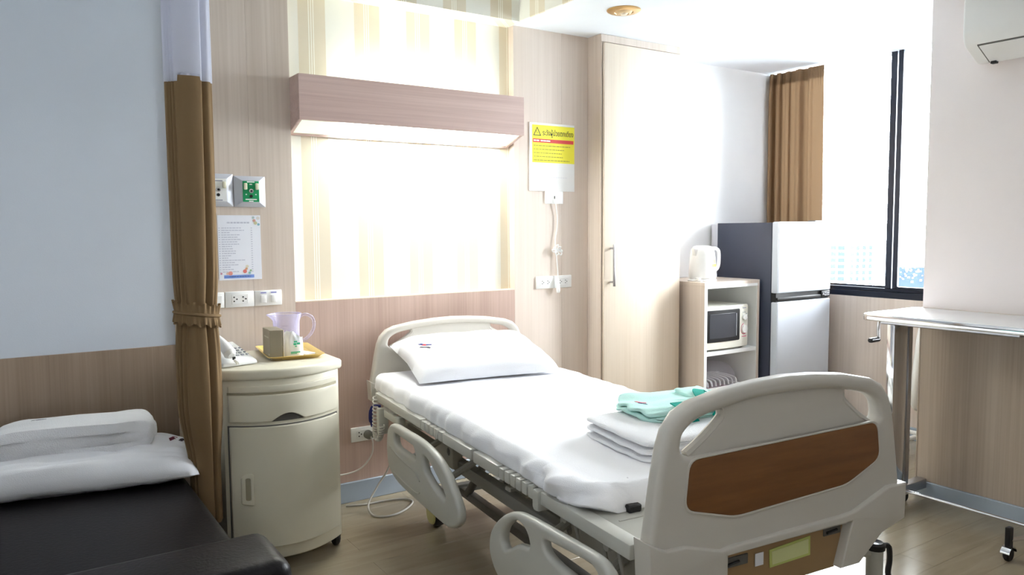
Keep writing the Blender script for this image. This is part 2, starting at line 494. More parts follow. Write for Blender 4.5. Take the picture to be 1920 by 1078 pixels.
floor = struct('floor', bx(XL - .1, XR + .15, YF - .1, YB + .1, -.12, -.008), M_FLOORB)
# vinyl planks
_pl_cache = {}
def plank_mesh(L, w):
    k = (round(L, 3), round(w, 3))
    if k not in _pl_cache:
        me = bx(.0003, L - .0003, .0002, w - .0002, -.008, 0, .0005, 1, 'plank'); setmat(me, M_PLANK); _pl_cache[k] = me
    return _pl_cache[k]
PW, PLN = .15, .95
row = 0
y = 3.12 + PW * 5
while y > -.6:
    x = 1.26 - (PLN * 4 if row % 2 else PLN * 4.5)
    while x < XR:
        a, b = max(x, XL), min(x + PLN, XR)
        ya, yb = y, min(y + PW, YB)
        if ya < 2.13 - .01: b = min(b, XC)
        if b - a > .02 and yb - ya > .01:
            o = bpy.data.objects.new('plank', plank_mesh(b - a, yb - ya)); COL.objects.link(o)
            o.location = (a, ya, 0); o.parent = floor
        x += PLN
    y -= PW; row += 1

wall_back = struct('wall_back', bx(XL - .1, XR + .15, YB, YB + .1, 0, 3.0), M_WALL)
def panel(name, x0, x1, z0, z1, m, y0=YP, y1=YB, bev=.0006):
    return struct(name, bx(x0 + .0002, x1 - .0002, y0, y1, z0, z1, bev, 1), m, wall_back)
panel('painted_panel', XL, .65, .89, ZT, M_WALLB, YP + .008)
panel('wainscot_panel', XL, .65, .10, .89, M_WOODW)
panel('edge_strip', .65, .662, .10, ZT, M_WOODC, YP - .004)
panel('wood_panel', .662, 1.0, .10, ZT, M_WOODL)
panel('wood_panel', 1.0, 1.2, .10, ZT, M_WOODL)
panel('wood_panel', 2.488, 2.83, .10, ZC, M_WOODLIT)
panel('wood_panel', 2.83, 3.03, .10, ZC, M_WOODLIT)
panel('bedhead_panel', 1.2, 1.845, .10, 1.05, M_WOODP)
panel('bedhead_panel', 1.845, 2.488, .10, 1.05, M_WOODP)
panel('wallpaper_panel', 1.2, 2.488, 1.05, ZT, M_PAPER, YW, YB, 0)
panel('panel_cap', 1.2, 2.488, 1.05, 1.0545, M_WOODC, YP, YW - .001, 0)
struct('trim_1', bx(1.2, 2.475, 3.62, YW - .001, ZC - .005, ZT - .001), M_PAPER)
bb = struct('baseboard_back', bx(XL, 3.03, YP - .012, YP + .02, 0, .105, .003, 1), M_BASE)

ceiling = struct('ceiling', bx(2.475, XR + .15, YF - .1, YB + .1, ZC, 3.0), M_CEIL)
struct('soffit_face', bx(2.463, 2.475, YF, 3.62, ZC - .002, ZT - .001), M_PAPER, ceiling)
struct('ceiling_raised', bx(XL - .1, 2.475, YF - .1, YB + .1, ZT, 3.0), M_CEIL)
struct('wall_left', bx(XL - .1, XL, YF - .1, YB, 0, ZT), M_WALL)
struct('wall_rear', bx(XL - .1, XC, YF - .1, YF, 0, ZT), M_WALL)

wall_right = struct('wall_right', bx(XC, XR + .15, YF - .1, 2.13, 0, ZC), M_WALLP)
for a, b in ((-.05, 1.05), (1.05, 2.13)):
    struct('wood_panel', bx(XC - .008, XC, a + .0006, b - .0006, .085, .985, .0015, 1), M_WOODK, wall_right)
struct('wood_panel', bx(XC - .008, XR, 2.13, 2.138, .085, .985, .0015, 1), M_WOODK, wall_right)
struct('baseboard_right', bx(XC - .02, XC, -.05, 2.13, 0, .085, .003, 1), M_BASE)
wall_window = struct('wall_window', bx(XR, XR + .15, 2.13, YB, 0, .92), M_WOODL)
struct('baseboard_window', bx(XR - .015, XR, 2.14, YB, 0, .085, .003, 1), M_BASE)

# window: dark aluminium sliding frame from sill to ceiling
win = struct('window_1', MB().box(XR + .005, XR + .10, 2.13, YB, .92, .962).box(XR + .02, XR + .085, 2.13, YB, .962, .985)
             .box(XR + .02, XR + .1, 2.13, 2.16, .985, ZC).mesh('window_frame', .003, 1), M_FRAME)
struct('sash_stile', bx(XR + .03, XR + .055, 2.906, 2.949, .985, ZC, .002, 1), M_FRAME, win)
struct('sash_stile', bx(XR + .022, XR + .047, 2.860, 2.894, .985, ZC, .002, 1), M_FRAME, win)
struct('trim_2', bx(XR + .015, XR + .10, YB - .02, YB, .985, ZC), M_WALL)
struct('sash_rail', bx(XR + .06, XR + .085, 2.940, YB - .02, .985, 1.0, .002, 1), M_FRAME, win)
struct('sash_rail', bx(XR + .022, XR + .047, 2.16, 2.872, .985, 1.0, .002, 1), M_FRAME, win)
struct('pane', bx(XR + .041, XR + .045, 2.940, YB - .02, 1.0, ZC), M_GLASS, win)
struct('pane', bx(XR + .033, XR + .037, 2.16, 2.872, 1.0, ZC), M_GLASS, win)

# ceiling panels of the room itself (in the raised tray, above the visitor's side)
def ceiling_panel(cx, cy):
    t = thing('ceiling_light_panel', 'square fluorescent ceiling panel in the raised ceiling', 'ceiling light', (cx, cy, ZT - .02), 0, 'ceiling light panels')
    obj('frame', prism('frame', rrect(-.31, .31, -.31, .31, .01), [rrect(-.285, .285, -.285, .285, .005)], .02, .002, 'XY', .009), M_WHITEP, t, True)
    obj('diffuser', bx(-.284, .284, -.284, .284, .004, .012), mat('panel_diffuser', S(245, 245, 245), .5, emit=((.93, .96, 1, 1), ROOM)), t, True)
for cx, cy in ((.55, .9), (1.75, .1)): ceiling_panel(cx, cy)

# ------------------------------------------------------------------ outside: city far below the window
D2R = math.radians
def cam_ray(u, v):
    d = _rt * (u - 960) - _up * (v - 539) + _fw * 1450.1
    return d
def at_dist(u, v, dist):
    d = cam_ray(u, v); k = dist / math.hypot(d.x, d.y)
    return Vector((d.x * k, d.y * k, 1.4 + d.z * k))
struct('ground', bx(20, 2600, -1200, 2200, -72, -70), mat('city_ground', S(150, 160, 165), .9, var=.2, vscale=.02))
# pale tower, corner towards us
c0 = at_dist(1586, 452, 440); hl = at_dist(1540, 452, 446); hr = at_dist(1657, 452, 452)
tw = thing('apartment_tower', 'pale apartment tower with rows of grey windows outside the window', 'building', (c0.x, c0.y, -70))
TB = -70.0
ea = Vector((hl.x - c0.x, hl.y - c0.y, 0)); eb = Vector((hr.x - c0.x, hr.y - c0.y, 0))
q = [Vector((c0.x, c0.y, TB)), Vector((c0.x, c0.y, TB)) + eb, Vector((c0.x, c0.y, TB)) + eb + ea, Vector((c0.x, c0.y, TB)) + ea]
ztop = c0.z
obj('tower_body', MB().hull8(q, [Vector((p.x, p.y, ztop)) for p in q]).mesh('tower_body'), M_PALE, tw)
mid = (q[0] + q[2]) / 2
obj('roof_room', bx(mid.x - 4, mid.x + 4, mid.y - 4, mid.y + 4, ztop, ztop + 3), M_PALE, tw)
def tower_windows(e, cols, width, name='window'):
    n = Vector((e.y, -e.x, 0)).normalized()
    if n.dot(Vector((-c0.x, -c0.y, 0))) < 0: n = -n
    en = e.normalized(); L = e.length
    for r in range(9):
        zc = ztop - 3.6 - r * 3.25
        for cc in cols:
            p = Vector((c0.x, c0.y, 0)) + en * (cc * L)
            a = p - en * width / 2; b = p + en * width / 2
            vs = [a + n * .02, b + n * .02, b - n * .3, a - n * .3]
            obj(name, MB().hull8([Vector((v.x, v.y, zc - 1.1)) for v in vs], [Vector((v.x, v.y, zc + 1.1)) for v in vs]).mesh(name), M_PANEB, tw)
tower_windows(ea, (.17, .52, .82), 3.8)
tower_windows(eb, (.17, .32, .49, .66), 2.0)
# dark block lower right
c1 = at_dist(1686, 501, 330); c2 = at_dist(1800, 501, 330)
e = Vector((c2.x - c1.x, c2.y - c1.y, 0)); n = Vector((-e.y, e.x, 0)).normalized() * 18
if n.dot(Vector((c1.x, c1.y, 0))) < 0: n = -n
db = thing('dark_building', 'dark slate blue building behind the narrow window pane', 'building', (c1.x, c1.y, TB))
q = [Vector((c1.x, c1.y, TB)), Vector((c2.x, c2.y, TB)), Vector((c2.x, c2.y, TB)) + n, Vector((c1.x, c1.y, TB)) + n]
obj('facade', MB().hull8(q, [Vector((p.x, p.y, c1.z)) for p in q]).mesh('facade'), mat('slate_facade', S(30, 38, 52), .8, spec=.05, var=.35, vscale=.25), db)
mb = MB()
for k in range(90):
    s = random.random(); zz = c1.z - random.random() ** 1.3 * 10
    p = Vector((c1.x, c1.y, 0)) + e * s - n.normalized() * .05
    w = .12 + random.random() * .22
    d = e.normalized() * w
    mb.hull8([Vector((v.x, v.y, zz - w)) for v in (p - d, p + d, p + d + n.normalized() * .1, p - d + n.normalized() * .1)],
             [Vector((v.x, v.y, zz + w)) for v in (p - d, p + d, p + d + n.normalized() * .1, p - d + n.normalized() * .1)])
gl = obj('facade_glints', mb.mesh('facade_glints'), M_PALE, db); gl['kind'] = 'stuff'

# ================================================================== LARGE THINGS
# ------------------------------------------------------------------ bed
TH = math.radians(6.07)
bed = thing('hospital_bed', 'adjustable hospital bed with cream plastic boards and lowered side rails', 'bed', (1.75, 1.3145, 0), -TH)
def bl(name, me, m, parent=None, **k): return obj(name, me, m, parent or bed, local=True, **k)
BED_M = ROOTM[bed.name]

def board(name, y0, k, face, kx=1.0):
    """head or foot board; k scales the height above the seam; face = -1 if the outer side looks to -y'"""
    Z = lambda z: .63 + (z - .63) * k if z > .63 else z
    half = [(.464, .55), (.463, .63), (.452, .70), (.436, .80), (.424, .86), (.408, .905), (.375, .945), (.33, .966), (.22, .988), (.10, 1.0)]
    out = [(x, Z(z)) for x, z in half] + [(0, Z(1.004))] + [(-x, Z(z)) for x, z in half[::-1]]
    hh = [(.368, .86), (.358, .893), (.315, .922), (.235, .940), (.12, .955)]
    top = [(x, Z(z)) for x, z in hh] + [(0, Z(.958))] + [(-x, Z(z)) for x, z in hh[::-1]]
    top = [(p.x, p.y) for p in catmull([(a, b_, 0) for a, b_ in top], 4)]
    hole = top + [(-.366, Z(.847)), (-.356, Z(.836)), (-.34, Z(.831)), (.34, Z(.831)), (.356, Z(.836)), (.366, Z(.847))]
    out = [(x * kx, z) for x, z in out]; hole = [(x * kx, z) for x, z in hole]
    b = bl(name, prism(name, out, [hole], .052, .017, 'XZ', y0, 4), M_BED)
    cp = [(-.337, Z(.826)), (.337, Z(.826)), (.222, Z(.912)), (.224, Z(.932)), (.235, Z(.95)), (.1, Z(.966)), (0, Z(.97)), (-.1, Z(.966)), (-.235, Z(.95)), (-.224, Z(.932)), (-.222, Z(.912))]
    bl('centre_panel', prism('centre_panel', cp, [], .026, .006, 'XZ', y0), M_BED, b)
    for s in (-1, 1):   # raised lip along the slanted edge of the grip hole
        bl('grip_lip', MB().tube(catmull([(s * .338, y0, Z(.832)), (s * .28, y0, Z(.868)), (s * .226, y0, Z(.912)), (s * .221, y0, Z(.935))], 5), .013, 8), M_BED, b)
    return b, out
ft, ft_out = board('footboard', 0.0, 1.0, -1)
hd, hd_out = board('headboard', 2.29, .83, 1, .97)
# wood inlay on the outer side of the footboard
wp = roundpoly([(-.343, .824), (.348, .838), (.364, .73), (.227, .674), (-.191, .656), (-.357, .70)], .03, 5)
bl('inlay_panel', prism('inlay_panel', wp, [], .008, .002, 'XZ', -.0245), M_BEDWOOD, ft, label='brown wood grain inlay')
bl('inlay_ridge', prism('inlay_ridge', [(p[0] * 1.018, .755 + (p[1] - .755) * 1.07) for p in wp], [wp], .007, .002, 'XZ', -.0255), M_BED, ft)
bl('headboard_inlay', prism('inlay', [(x, .63 + (z - .63) * .83) for x, z in wp], [], .008, .002, 'XZ', 2.3145), M_BEDWOOD, hd)
# lower skirts with the stepped upper edge
def skirt(name, y0, s, parent, kx=1.0):
    up = [(-.474, .636), (-.42, .612), (-.36, .611), (-.243, .578), (-.198, .583), (.198, .588), (.25, .592), (.36, .63), (.395, .642), (.474, .642)]
    low = [(.47, .535), (.37, .508), (.275, .436), (.20, .436), (.243, .566), (-.223, .560), (-.225, .436), (-.30, .436), (-.38, .508), (-.468, .535)]
    o = bl(name, prism(name, [(x * kx, z) for x, z in (up + low)[::-1]], [], .072, .006, 'XZ', y0 + s * .004, 3), M_BED, parent)
    bl('skirt_recess_panel', prism('skirt_recess_panel', [(-.222, .43), (.205, .43), (.24, .565), (-.222, .56)], [], .02, .002, 'XZ', y0), M_TAN, parent)
    return o
skirt('lower_skirt', 0.0, -1, ft); skirt('lower_skirt', 2.29, 1, hd, .965)
bl('status_sticker', prism('status_sticker', [(-.05, .482), (.103, .487), (.102, .542), (-.053, .532)], [], .002, 0, 'XZ', -.012), M_LGREEN, ft, label='lime yellow sticker')
bl('sticker_face', prism('sticker_face', [(-.042, .489), (.095, .494), (.094, .535), (-.045, .526)], [], .001, 0, 'XZ', -.0135), mat('sticker_pale', S(216, 220, 160), .4), ft)
for x0, x1, z0, z1 in ((-.215, -.13, .512, .54), (.155, .225, .528, .552)):
    bl('latch_slot', bx(x0, x1, -.014, -.009, z0, z1, .002, 1), M_DGREY, ft)
    bl('latch', MB().tube([(x0 + .01, -.016, z0 + .01), (x0 + .05, -.016, z0 + .014)], .004, 8), M_BLACK, ft)
bl('asset_tag', bx(-.105, -.075, -.0135, -.012, .497, .532), M_PAPERW, ft)

# mattress deck: frame plates, side rails of the deck with flexible ribs
bl('deck_plate', bx(-.44, .44, .03, 2.24, .585, .606, .006, 2), M_BEDG)
bl('deck_seam', bx(-.40, .40, .19, .195, .603, .6075), M_STEELP)
bl('mattress_stop', bx(-.345, -.30, .222, .246, .606, .628, .004, 1), M_BLACK)
for s in (-1, 1):
    for y0, y1 in ((1.49, 2.10), (.985, 1.25), (.77, .965), (.03, .48)):
        bl('deck_rail', bx(s * .435, s * .484, y0, y1, .574, .615, .005, 2), M_BEDG)
    for y0, y1, n in ((1.255, 1.485, 5), (.525, .765, 6)):
        st = (y1 - y0) / n
        for i in range(n): bl('rail_rib', bx(s * .44, s * .483, y0 + i * st + .004, y0 + (i + 1) * st - .004, .574, .613, .004, 2), M_BEDG)
    bl('rail_stop', bx(s * .435, s * .492, .483, .522, .548, .616, .012, 2), M_BEDG)
# under-frame
M_FRAMEG = mat('frame_grey_paint', S(132, 131, 126), .45, var=.04)
for s in (-1, 1):
    bl('frame_beam', MB().box(s * .30, s * .345, .12, 2.18, .385, .435).mesh('frame_beam', .006, 2), M_FRAMEG)
    bl('base_beam', MB().box(s * .24, s * .28, 1.60, 1.98, .13, .17).mesh('base_beam', .006, 2), M_FRAMEG)
    bl('base_beam', MB().box(s * .10, s * .14, .25, 1.95, .115, .155).mesh('base_beam', .006, 2), M_DGREY)
    for ya, yb in ((.25, .42), (1.55, 1.80)):
        bl('lift_arm', MB().tube([(s * .13, ya, .41), (s * .13, yb, .145)], .02, 10), M_DGREY)
    bl('side_plate', bx(s * .32, s * .37, 1.42, 1.62, .40, .58, .01, 2), M_STEELP)
    bl('side_plate', bx(s * .32, s * .37, .12, .56, .44, .58, .01, 2), M_STEELP)
    for yy in (1.46, .5): bl('pivot_bolt', MB().lathe([(.017, 0), (.017, .01), (.008, .012)], (s * .37, yy, .47), 12, 'X'), M_BLACK)
for yy in (.2, 1.0, 1.6, 2.1): bl('cross_beam', bx(-.33, .33, yy - .02, yy + .02, .40, .45, .005, 1), M_STEELP)
for yy in (.3, 1.9): bl('base_cross_beam', bx(-.30, .30, yy - .025, yy + .025, .125, .165, .006, 1), M_FRAMEG)
bl('actuator', MB().tube([(-.1, .62, .44), (-.1, 1.22, .40)], .035, 12), M_DGREY)
bl('motor_box', bx(-.19, -.02, 1.25, 1.55, .40, .52, .015, 2), M_BEDG)
bl('control_box', bx(-.28, -.18, 1.70, 1.98, .43, .54, .012, 2), M_STEELP)
for yy, zz in ((.44, .535), (.30, .545), (.22, .53)):
    bl('linkage_pin', MB().tube([(-.33, yy, zz), (-.425, yy, zz)], .014, 10), M_BEDG)
    bl('linkage_hook', MB().tube(catmull([(-.40, yy - .02, zz), (-.41, yy - .05, zz - .03), (-.40, yy - .05, zz - .08)], 4), .006, 8), M_STEELP)
for sx in (-1, 1):
    for yy in (.35, 1.85):
        c = bl('caster', MB().lathe([(.004, -.028), (.045, -.028), (.06, -.02), (.0625, 0), (.06, .02), (.045, .028), (.004, .028)], (sx * .27, yy, .0625), 20, 'X'), M_RUBBER)
        bl('wheel_cover', MB().lathe([(.052, 0), (.048, .008), (.0, .011)], (sx * .27 + sx * .028, yy, .0625), 18, 'X').mesh('wc') if sx > 0 else
           MB().lathe([(.052, 0), (.048, -.008), (.0, -.011)], (sx * .27 - .028, yy, .0625), 18, 'X').mesh('wc'), mat('pale_yellow_cover', S(208, 202, 140), .4), c)
        bl('fork', MB().box(sx * .27 - .036, sx * .27 - .03, yy - .018, yy + .018, .06, .135).box(sx * .27 + .03, sx * .27 + .036, yy - .018, yy + .018, .06, .135).box(sx * .27 - .036, sx * .27 + .036, yy - .018, yy + .018, .128, .138).mesh('fork'), M_STEELP, c)
# lowered side rails
def side_rail(s, outer, holes, name='side_rail'):
    return bl(name, prism(name, outer, holes, .034, .014, 'YZ', s * .527, 4), M_BEDG)
r1 = cat2([(1.752, .49), (1.728, .535), (1.67, .562), (1.50, .568), (1.339, .570), (1.19, .553), (1.078, .511), (.985, .438), (.959, .40), (.968, .355), (1.03, .320), (1.11, .308), (1.311, .309), (1.60, .316), (1.725, .352), (1.757, .42)], 5)
h1a = roundpoly([(1.650, .526), (1.41, .526), (1.385, .478), (1.62, .472), (1.655, .488)], .02)
h1b = cat2([(1.30, .515), (1.24, .506), (1.147, .463), (1.092, .43), (1.090, .408), (1.149, .412), (1.28, .452), (1.308, .488)], 4)
r2 = cat2([(.60, .283), (.665, .298), (.705, .335), (.718, .375), (.705, .425), (.66, .475), (.594, .52), (.535, .543), (.466, .554), (.30, .564), (.107, .572), (.05, .56), (.02, .53), (-.005, .46), (.0, .38), (.04, .315), (.12, .285), (.35, .276)], 5)
h2a = cat2([(.622, .424), (.609, .463), (.562, .505), (.52, .521), (.478, .516), (.451, .494), (.449, .466), (.517, .450), (.596, .405)], 4)
h2b = roundpoly([(.365, .522), (.11, .545), (.06, .51), (.06, .47), (.30, .477), (.355, .49)], .025)
for s in (-1, 1):
    dy = 0 if s < 0 else .2          # the far foot rail is parked further towards the head
    sh2 = lambda P: [(p[0] + dy, p[1]) for p in P]
    a = side_rail(s, r1, [h1a, h1b]); b = side_rail(s, sh2(r2), [sh2(h2a), sh2(h2b)])
    bl('rail_groove', MB().tube(catmull([(s * .5445, 1.70, .455), (s * .5445, 1.55, .435), (s * .5445, 1.40, .43), (s * .5445, 1.34, .405)], 6), .004, 6), M_STEELP, a)
    bl('rail_ridge', MB().tube(catmull([(s * .5435, 1.66, .352), (s * .5435, 1.5, .345), (s * .5435, 1.38, .345), (s * .5435, 1.34, .36)], 6), .004, 6), M_BEDG, a)
    for yy in (1.2, 1.55): bl('rail_arm', MB().tube([(s * .36, yy, .50), (s * .515, yy - .02, .44)], .014, 8), M_STEELP, a)
    for yy in (.2, .5): bl('rail_arm', MB().tube([(s * .36, yy, .50), (s * .515, yy - .02, .44)], .014, 8), M_STEELP, b)
# drip-stand socket at the foot corner
sk = bl('pole_socket', MB().lathe([(.0, .225), (.024, .225), (.026, .235), (.026, .37), (.018, .375)], (.545, .115, .0), 18), M_BEDG)
bl('socket_arm', MB().tube([(.33, .17, .40), (.46, .14, .37), (.535, .12, .355)], .017, 10), M_STEELP, sk)
bl('socket_ring', MB().lathe([(.014, .368), (.031, .368), (.032, .385), (.024, .391), (.014, .385)], (.545, .115, 0), 18), M_BLACK, sk)
bl('socket_lever', MB().tube(catmull([(.572, .105, .377), (.592, .10, .37), (.598, .10, .325), (.592, .10, .285), (.604, .10, .26)], 5), [.009] * 20 + [.006], 8), M_BLACK, sk)

# remote holder, bracket and coiled cord near the head
bk = bl('remote_bracket', MB().box(-.475, -.455, 1.79, 2.0, .515, .55).mesh('b', .005, 2), M_BEDG)
bl('bracket_joint', MB().lathe([(.0, .50), (.022, .50), (.024, .505), (.024, .56), (.0, .565)], (-.465, 1.79, 0), 14), M_BEDG, bk)
bl('bracket_clip', bx(-.50, -.45, 2.0, 2.035, .43, .555, .006, 2), M_BEDG, bk)
coil = []
cpts = catmull([(-.49, 2.075, .60), (-.50, 2.05, .53), (-.505, 2.04, .46), (-.505, 2.03, .42), (-.50, 2.01, .405), (-.495, 1.99, .43), (-.49, 1.98, .48)], 40)
for i, p in enumerate(cpts):
    a = i * 2 * PI / 9.2
    coil.append((p.x + .012 * math.cos(a), p.y + .012 * math.sin(a), p.z + .003 * math.sin(a)))
bl('coiled_cord', MB().tube(coil, .0032, 6), M_CORD, bk)
coil2 = [(-.47 + .009 * math.cos(i * .75), 1.99 - i * .0019, .562 + .009 * math.sin(i * .75)) for i in range(80)]
bl('coiled_cord', MB().tube(coil2, .003, 6), M_CORD, bk)

# ------------------------------------------------------------------ mattress, bed linen
def mattress_mesh():
    hw = .462; zb = .606
    prof = []
    # rounded cross section, counter clockwise from the lower left, with overhang of the sheet
    R = .045; zt = .085
    def sect(y):
        pts = []
        n = 8
        for k in range(7): pts.append((-hw * (1 - k / 3.0) if k <= 6 else 0, 0.0))
        pts = []
        for k in range(13): pts.append((-hw + .01 + (2 * hw - .02) * k / 12, 0))       # bottom
        for k in range(n): a = -PI / 2 + (PI / 2) * (k + .5) / n; pts.append((hw - .02 + .02 * math.cos(a), .02 + .02 * math.sin(a)))
        for k in range(n): a = (PI / 2) * (k + .5) / n; pts.append((hw - R + R * math.cos(a), zt - R + R * math.sin(a)))
        for k in range(41): x = hw - R - (2 * hw - 2 * R) * k / 40; pts.append((x, zt))
        for k in range(n): a = PI / 2 + (PI / 2) * (k + .5) / n; pts.append((-hw + R + R * math.cos(a), zt - R + R * math.sin(a)))
        for k in range(n): a = PI + (PI / 2) * (k + .5) / n; pts.append((-hw + .02 + .02 * math.cos(a), .02 + .02 * math.sin(a)))
        return pts
    y0, y1 = .245, 2.215
    N = 130; mb = MB(); vs = []; fs = []; m = None
    for i in range(N + 1):
        t = i / N
        # denser and rounded at the ends
        ye = y0 + (y1 - y0) * t
        d = min(ye - y0, y1 - ye)
        sh = 1.0; zs = 1.0
        if d < .05:
            q = d / .05; zs = .45 + .55 * math.sqrt(max(0, 1 - (1 - q) ** 2)); sh = .975 + .025 * q
        cut = max(0, .12 - (ye - y0)) ** 2 * 5 
        pts = sect(ye)
        m = len(pts)
        for x, z in pts:
            X = x * sh + (cut if x < -.3 else -cut if x > .3 else 0)
            up = z / zt
            side = max(0, (abs(x) - .40) / .05)
            # the mattress sinks a little towards the foot; sheet is wrinkled on the sides
            zz = zb + z * zs * (1.0 - .20 * max(0, (1.3 - ye) / 1.3) * up) 
            wv = .010 * nz(x * 2, ye * 7, 3.1) * side + .0035 * nz(x * 5, ye * 5, 1.7) * up
            wv += .075 * abs(nz(x * 3, ye * 14, z * 12 + 2.2)) * side * max(0, 1 - (ye - y0) / .45) + .006 * nz(x * 2, ye * 16, z * 14) * side
            dirx = -1 if x < 0 else 1
            sag = .012 * max(0, math.sin(ye * 3.1 + 1.0)) * side * (1 - up) + .02 * side * (1 - up) * max(0, 1 - (ye - y0) / .35)
            vs.append((X + dirx * wv * 1.2 * side, ye + (.028 * nz(x * 11, z * 16, 2.0) + .012 * nz(x * 25, z * 10, 5.0) if ye - y0 < .05 else .002 * nz(x * 9, z * 20, ye * 4)), zz + wv * .6 - sag * .0))
    for i in range(N):
        for k in range(m): fs.append((i * m + k, i * m + (k + 1) % m, (i + 1) * m + (k + 1) % m, (i + 1) * m + k))
    fs.append(tuple(range(m))); fs.append(tuple(N * m + k for k in range(m - 1, -1, -1)))
    mb.add(vs, fs)
    me = mb.mesh('mattress'); shade(me, 60); return me
def place_bed(me, m, name, label, cat, group=None):
    me.transform(BED_M)
    return single(name, me, m, label, cat, group)
place_bed(mattress_mesh(), M_WHITEF, 'mattress', 'bed mattress covered with a smooth white sheet', 'mattress')

def pillow_mesh(a, b, h, seed, nu=44, nv=36, flat=.25, wr=.006, pinch=.10, wr2=.008):
    mb = MB()
    def top(sgn):
        def fn(u, v):
            x, y = 2 * u - 1, 2 * v - 1
            e = max(0, (1 - abs(x) ** 4.5)) ** .5 * max(0, (1 - abs(y) ** 3.2)) ** .55
            px = a * x * (1 - pinch * (1 - x * x) * 0 - pinch * .5 * (1 - abs(y)) * abs(x) ** 4)
            py = b * y * (1 - pinch * .7 * (1 - abs(x)) * abs(y) ** 4)
            ed = max(abs(x), abs(y))
            w = wr * nz(x * 2.5 + seed, y * 2.5, seed * 3.3) * e + wr * .7 * nz(x * 6, y * 6 + seed, 1.1) * (ed ** 3) * min(1, 6 * (1 - ed) + .1)
            w += wr2 * (abs(nz(x * 1.2 + y * 1.6 + seed, y * 4.5 - x * 1.5, seed)) - .15) * min(1, 4 * (1 - ed)) * (1 if sgn > 0 else .5)
            k = 1 if sgn > 0 else flat
            return (px, py, sgn * h * k * e + w)
        return fn
    mb.grid(top(1), nu, nv); mb.grid(top(-1), nu, nv)
    me = mb.mesh('pillow'); shade(me, 75); return me
def surf_decal(target_me, pts, lift=.0018):
    """drop flat decal points (x, y) on the upper side of a mesh"""
    from mathutils.bvhtree import BVHTree
    bm = bmesh.new(); bm.from_mesh(target_me); t = BVHTree.FromBMesh(bm); bm.free()
    out = []
    for x, y in pts:
        h = t.ray_cast(Vector((x, y, 2)), Vector((0, 0, -1)))
        out.append((x, y, (h[0].z if h[0] else 0) + lift))
    return out
def logo(parent, tgt, cx, cy, s, ang, cols=((230, 60, 60), (40, 50, 120), (60, 60, 70)), lift=.0018):
    """embroidered hospital mark: two small wings, a dot and a short line of lettering"""
    ca, sa = math.cos(ang), math.sin(ang)
    def tr(p): return (cx + s * (p[0] * ca - p[1] * sa), cy + s * (p[0] * sa + p[1] * ca))
    shapes = [([(-1.0, .1), (-.25, .0), (-.15, .32), (-.7, .42)], cols[1]), ([(.15, .1), (.95, .3), (.75, .62), (.1, .4)], cols[1]),
              ([(-.3, -.05), (.25, .05), (.2, .4), (-.2, .35)], cols[0])]
    x = -.2
    for k in range(7):
        w = .12 + .05 * (k % 3); shapes.append(([(x, -.6 - k * .0), (x + w, -.6), (x + w, -.32), (x, -.32)], cols[2])); x += w + .06
    for pts, c in shapes:
        P = surf_decal(tgt, [tr(p) for p in pts], lift)
        P2 = [(p[0], p[1], p[2] - .001) for p in P]
        obj('embroidery', MB().hull8(P2, P).mesh('embroidery'), mat('thread_%d_%d_%d' % c, S(*c), .8), parent, local=True)

# bed pillow leans on the headboard
pm = pillow_mesh(.365, .255, .098, 2.0)
pm.transform(Matrix.Rotation(D2R(12), 4, 'X'))
tgt = pm.copy()
pm.transform(Matrix.Translation((.0, 2.0, .757)) @ Matrix.Rotation(D2R(-3), 4, 'Z')); pm.transform(BED_M)
setmat(pm, M_WHITEF)
pil = bpy.data.objects.new('bed_pillow', pm); COL.objects.link(pil)
_pm = BED_M @ Matrix.Translation((.0, 2.0, .757)) @ Matrix.Rotation(D2R(-3), 4, 'Z')
pm.transform(_pm.inverted()); pil.matrix_world = _pm
pil['label'] = 'plump white pillow at the head of the hospital bed'; pil['category'] = 'pillow'
logo(pil, tgt, -.265, -.01, .040, D2R(-55))

def folded(name, a, b, layers, th, seed, m, wr=.004, cr=.05):
    """a folded cloth: stacked rounded layers, open edges towards -y and a fold along -x"""
    mb = MB()
    for L in range(layers):
        z0 = L * th; off = .006 * nz(L * 1.7, seed, .3)
        def fn(u, v, z0=z0, off=off, L=L):
            ang = 2 * PI * u
            ex, ez = math.cos(ang), math.sin(ang)
            sx = math.copysign(abs(ex) ** .35, ex); sz = math.copysign(abs(ez) ** .6, ez)
            y = (2 * v - 1)
            end = math.sqrt(max(0, 1 - max(0, (abs(y) - .90) / .10) ** 2))
            X = a * sx * (.985 + .015 * end) * (1 - cr * abs(y) ** 4) + off + wr * 1.5 * nz(y * 3 + seed, L * 2.2, sx * 3)
            Y = b * y * (1 - cr * 1.2 * abs(sx) ** 5) + wr * 1.5 * nz(sx * 3, L * 1.9 + seed, 2.2) * abs(y)
            Zc = z0 + th / 2 + wr * nz(sx * 2 + seed, y * 2, L * .3) 
            return (X, Y, Zc + sz * th * .5 * (.35 + .65 * end))
        mb.grid(fn, 40, 30, closeu=True)
        # end caps
        for v in (0, 1):
            o = len(mb.v); ring = [fn(k / 40, v) for k in range(40)]
            mb.add(ring, [tuple(range(40))])
    me = mb.mesh(name, merge=True); shade(me, 60); return me
bm_ = folded('folded_blanket', .27, .20, 3, .025, 4.0, M_BLANK, .007, .06)
bm_.transform(Matrix.Translation((.10, .555, .676)) @ Matrix.Rotation(D2R(-2), 4, 'Z'))
place_bed(bm_, M_BLANK, 'folded_blanket', 'white folded blanket on the foot of the bed under mint clothes', 'blanket')
